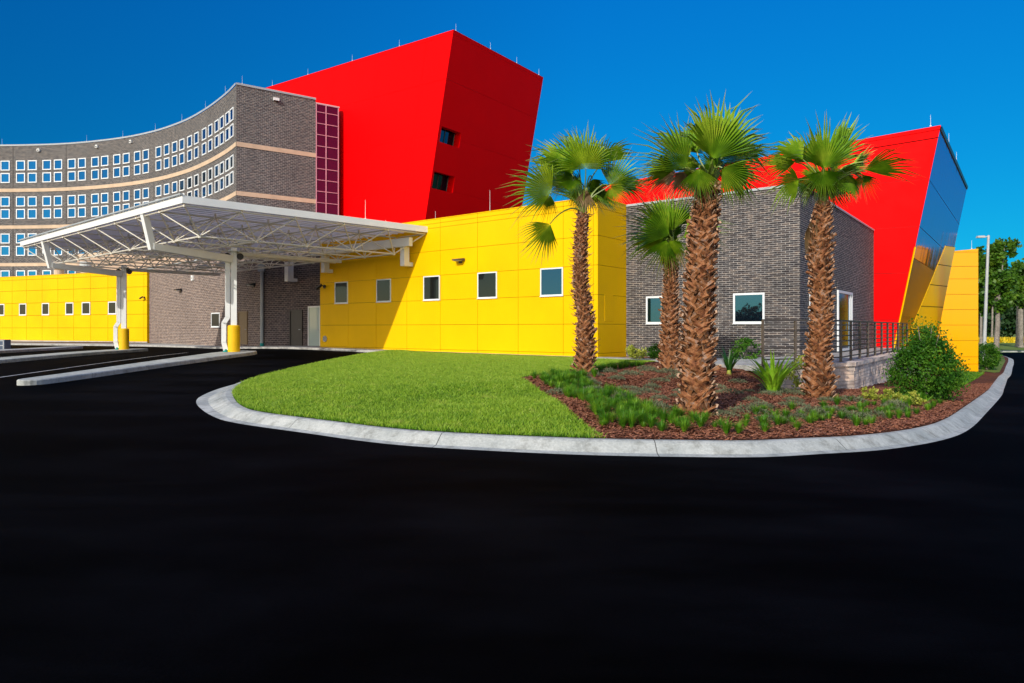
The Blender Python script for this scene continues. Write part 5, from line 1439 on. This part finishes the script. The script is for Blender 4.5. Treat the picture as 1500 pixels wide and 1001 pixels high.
tree('broad leafy green tree reaching in from the right edge over the road', (b1.x, b1.y, b1.z), at(1508, 440, 80), .3,
     [pb(1494, 405, 80, 16, 18), pb(1515, 400, 80, 22, 22), pb(1486, 430, 80, 16, 16), pb(1505, 435, 80, 20, 16), pb(1530, 430, 80, 25, 25), pb(1478, 418, 81, 12, 12)], 9000, .42, 'tree', 32)
for i, (px, Yd, pt_, dr) in enumerate(((1437, 135, 398, .25), (1453, 150, 420, .22), (1491, 112, 400, .35), (1496, 108, 395, .32))):
    lbs = ('thin pale trunk tree nearest the yellow screen wall in the far tree row', 'slender far tree glimpsed between the street lamp and roadside tree', 'left of the pair of straight pale trunks at the right edge', 'right of the pair of straight pale trunks at the right edge')
    bz = at(px, 495, Yd); g_ = -1.5
    tree(lbs[i], (bz.x, Yd, g_), (bz.x, Yd, at(px, pt_, Yd).z), dr, [pb(px, pt_, Yd, 10, 14), pb(px+8, pt_+8, Yd, 9, 9)], 1500, .6, 'tree', 40+i)
def woods(name, label, cs, n, ls, hmin, hmax, seed, mat='treedark'):
    rg = np.random.default_rng(seed); cs = np.array(cs, float); idx = rg.integers(0, len(cs), n)
    hh_ = rg.uniform(hmin, hmax, len(cs))[idx]; d = rg.normal(size=(n, 3)); d /= np.linalg.norm(d, axis=1)[:, None]; d *= rg.uniform(.5, 1, n)[:, None]
    p = np.stack([cs[idx, 0]+d[:, 0]*hh_*.42, cs[idx, 1]+d[:, 1]*hh_*.42, -1.6+hh_*(.5+d[:, 2]*.5)], -1)
    a = rg.normal(size=(n, 3)); a /= np.linalg.norm(a, axis=1)[:, None]; b = np.cross(a, rg.normal(size=(n, 3))); b /= np.linalg.norm(b, axis=1)[:, None]
    L_ = ls*rg.uniform(.6, 1.3, n)[:, None]; v = np.stack([p, p+a*L_*.5+b*L_*.4, p+a*L_, p+a*L_*.5-b*L_*.4], 1).reshape(-1, 3)
    prop(fast_mesh(name, v, np.arange(n*4).reshape(n, 4), M[mat]), label, 'woods', kind='stuff')
rr_ = random.Random(9)
woods('far_woods', 'dark belt of distant trees beyond the far grass on the right', [(x, 172+rr_.uniform(-8, 12)) for x in np.arange(60, 240, 7)], 26000, 1.0, 9, 15, 3)
woods('far_woods', 'dense dark wood behind the belt of distant trees on the right', [(x, 196+rr_.uniform(-5, 5)) for x in np.arange(80, 240, 3.5)], 40000, 1.1, 11, 17, 13)
woods('roadside_woods', 'green trees lining the far side of the road off to the right', [(x+rr_.uniform(-4, 4), y+rr_.uniform(-4, 4)) for x, y in zip(np.linspace(150, 74, 16), np.linspace(150, 38, 16))], 22000, .9, 8, 14, 4, 'tree')
woods('woods_behind', 'tree belt across the road behind the viewer', [(x, -58+rr_.uniform(-6, 6)-abs(x)*.05) for x in np.arange(-150, 90, 7)], 26000, .8, 7, 12, 5)
# far verge: kerb line, lawn and yellow flowers
mb = MB(); mb.box(V(44, 86.2, -1.5), V(150, 0, 0), V(0, .9, 0), V(0, 0, .16)); o = mb.build('far_kerb', M['curb']); o['kind'] = 'structure'
n = 24000; G = np.stack([rng.uniform(70, 200, n), rng.uniform(146, 152, n)], -1)
o = blades('flower_bed', G, .4, 1.35, .45, M['flower'], zf=lambda X, Y: X*0-1.6, lean=.4); prop(o, 'long bed of bright yellow flowers beyond the far grass', 'flower bed', kind='stuff')
# utility cabinet cut by the left edge
cb = V((3-CX)/F*41, 41, float(road(-31, 41)))
t = thing('utility_cabinet', 'small blue-grey slatted utility cabinet at the extreme left edge beside the lanes', 'cabinet', cb)
mb = MB(); mb.box(cb+V(-.35, -.25, 0), V(.7, 0, 0), V(0, .5, 0), V(0, 0, .72)); mb.build('case', m_paint('cabinet_blue', (.05, .08, .13), .5), t)
mb = MB()
for k in range(3): mb.box(cb+V(-.32+k*.29, -.275, .04), V(.05, 0, 0), V(0, .024, 0), V(0, 0, .64))
for k in range(3): mb.box(cb+V(-.27, -.27, .04+k*.295), V(.53, 0, 0), V(0, .018, 0), V(0, 0, .05))
mb.build('grille', M['grey'], t)

# ================= light, sky, camera
el = math.radians(28.5); azx, azy = .486, .874
sun = bpy.data.lights.new('sun', 'SUN'); sun.energy = 3.9; sun.angle = math.radians(.5); sun.color = (1.0, .94, .84)
so = bpy.data.objects.new('sun', sun); COL.objects.link(so)
dirv = V(azx, azy, -math.tan(el)).normalized(); so.rotation_euler = dirv.to_track_quat('-Z', 'Y').to_euler()
w = bpy.data.worlds.new('World'); scene.world = w; w.use_nodes = True; nt = w.node_tree; nt.nodes.clear()
sky = nt.nodes.new('ShaderNodeTexSky'); sky.sky_type = 'NISHITA'; sky.sun_disc = False; sky.sun_elevation = el; sky.sun_rotation = math.atan2(-azx, -azy)
sky.air_density = 1.0; sky.dust_density = .15; sky.ozone_density = 3.0; sky.altitude = 0
def N_(ty, **k):
    x = nt.nodes.new(ty)
    for a_, b_ in k.items(): setattr(x, a_, b_)
    return x
def mth(op, a, b):
    x = N_('ShaderNodeMath', operation=op)
    for i, v in enumerate((a, b)):
        if isinstance(v, (int, float)): x.inputs[i].default_value = v
        else: nt.links.new(v, x.inputs[i])
    return x.outputs[0]
SB = .10
# deep polarised blue opposite the sun: each channel of the physical sky gets its own contrast
sep = N_('ShaderNodeSeparateColor'); nt.links.new(sky.outputs[0], sep.inputs[0])
tcn = N_('ShaderNodeTexCoord'); sx = N_('ShaderNodeSeparateXYZ'); nt.links.new(tcn.outputs['Generated'], sx.inputs[0])
side = N_('ShaderNodeMapRange'); side.inputs[1].default_value = -.65; side.inputs[2].default_value = .1; side.inputs[3].default_value = .62; side.inputs[4].default_value = 1.0
nt.links.new(sx.outputs[0], side.inputs[0])
def chan(o, p, k): return mth('MULTIPLY', mth('MULTIPLY', mth('POWER', mth('MULTIPLY', o, .1), p), k/SB), side.outputs[0])
cmb = N_('ShaderNodeCombineColor')
nt.links.new(chan(sep.outputs[0], 1.4, .02), cmb.inputs[0]); nt.links.new(chan(sep.outputs[1], .72, .545), cmb.inputs[1]); nt.links.new(chan(sep.outputs[2], .32, .83), cmb.inputs[2])
# unseen sky behind the viewer, brightened and tinted as added fill for shaded walls
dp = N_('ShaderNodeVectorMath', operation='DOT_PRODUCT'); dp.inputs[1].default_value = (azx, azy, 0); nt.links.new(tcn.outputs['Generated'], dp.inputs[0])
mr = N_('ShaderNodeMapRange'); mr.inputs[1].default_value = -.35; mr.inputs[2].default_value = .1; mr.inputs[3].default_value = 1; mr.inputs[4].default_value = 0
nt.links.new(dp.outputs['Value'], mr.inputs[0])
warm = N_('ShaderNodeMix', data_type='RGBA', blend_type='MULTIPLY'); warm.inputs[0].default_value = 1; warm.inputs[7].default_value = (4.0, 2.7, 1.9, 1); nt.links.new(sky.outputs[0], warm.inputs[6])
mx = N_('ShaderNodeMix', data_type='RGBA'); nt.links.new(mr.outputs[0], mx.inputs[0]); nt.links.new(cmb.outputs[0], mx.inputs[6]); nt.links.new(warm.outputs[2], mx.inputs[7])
bgn = N_('ShaderNodeBackground'); bgn.inputs[1].default_value = SB; wo = N_('ShaderNodeOutputWorld')
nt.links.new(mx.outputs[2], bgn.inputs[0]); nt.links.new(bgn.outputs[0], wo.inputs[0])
cam = bpy.data.cameras.new('camera'); cam.sensor_width = 36; cam.lens = F*36/1500; cam.shift_y = -(500.5-HY)/1500; cam.clip_end = 6000; cam.clip_start = .1
co = bpy.data.objects.new('camera', cam); COL.objects.link(co); co.location = (0, 0, H); co.rotation_euler = (PI/2, 0, 0); scene.camera = co
vs_ = scene.view_settings; vs_.view_transform = 'Standard'; vs_.look = 'None'; vs_.exposure = 0; vs_.gamma = 1; vs_.use_curve_mapping = False
scene.cycles.max_bounces = 6; scene.cycles.transparent_max_bounces = 4
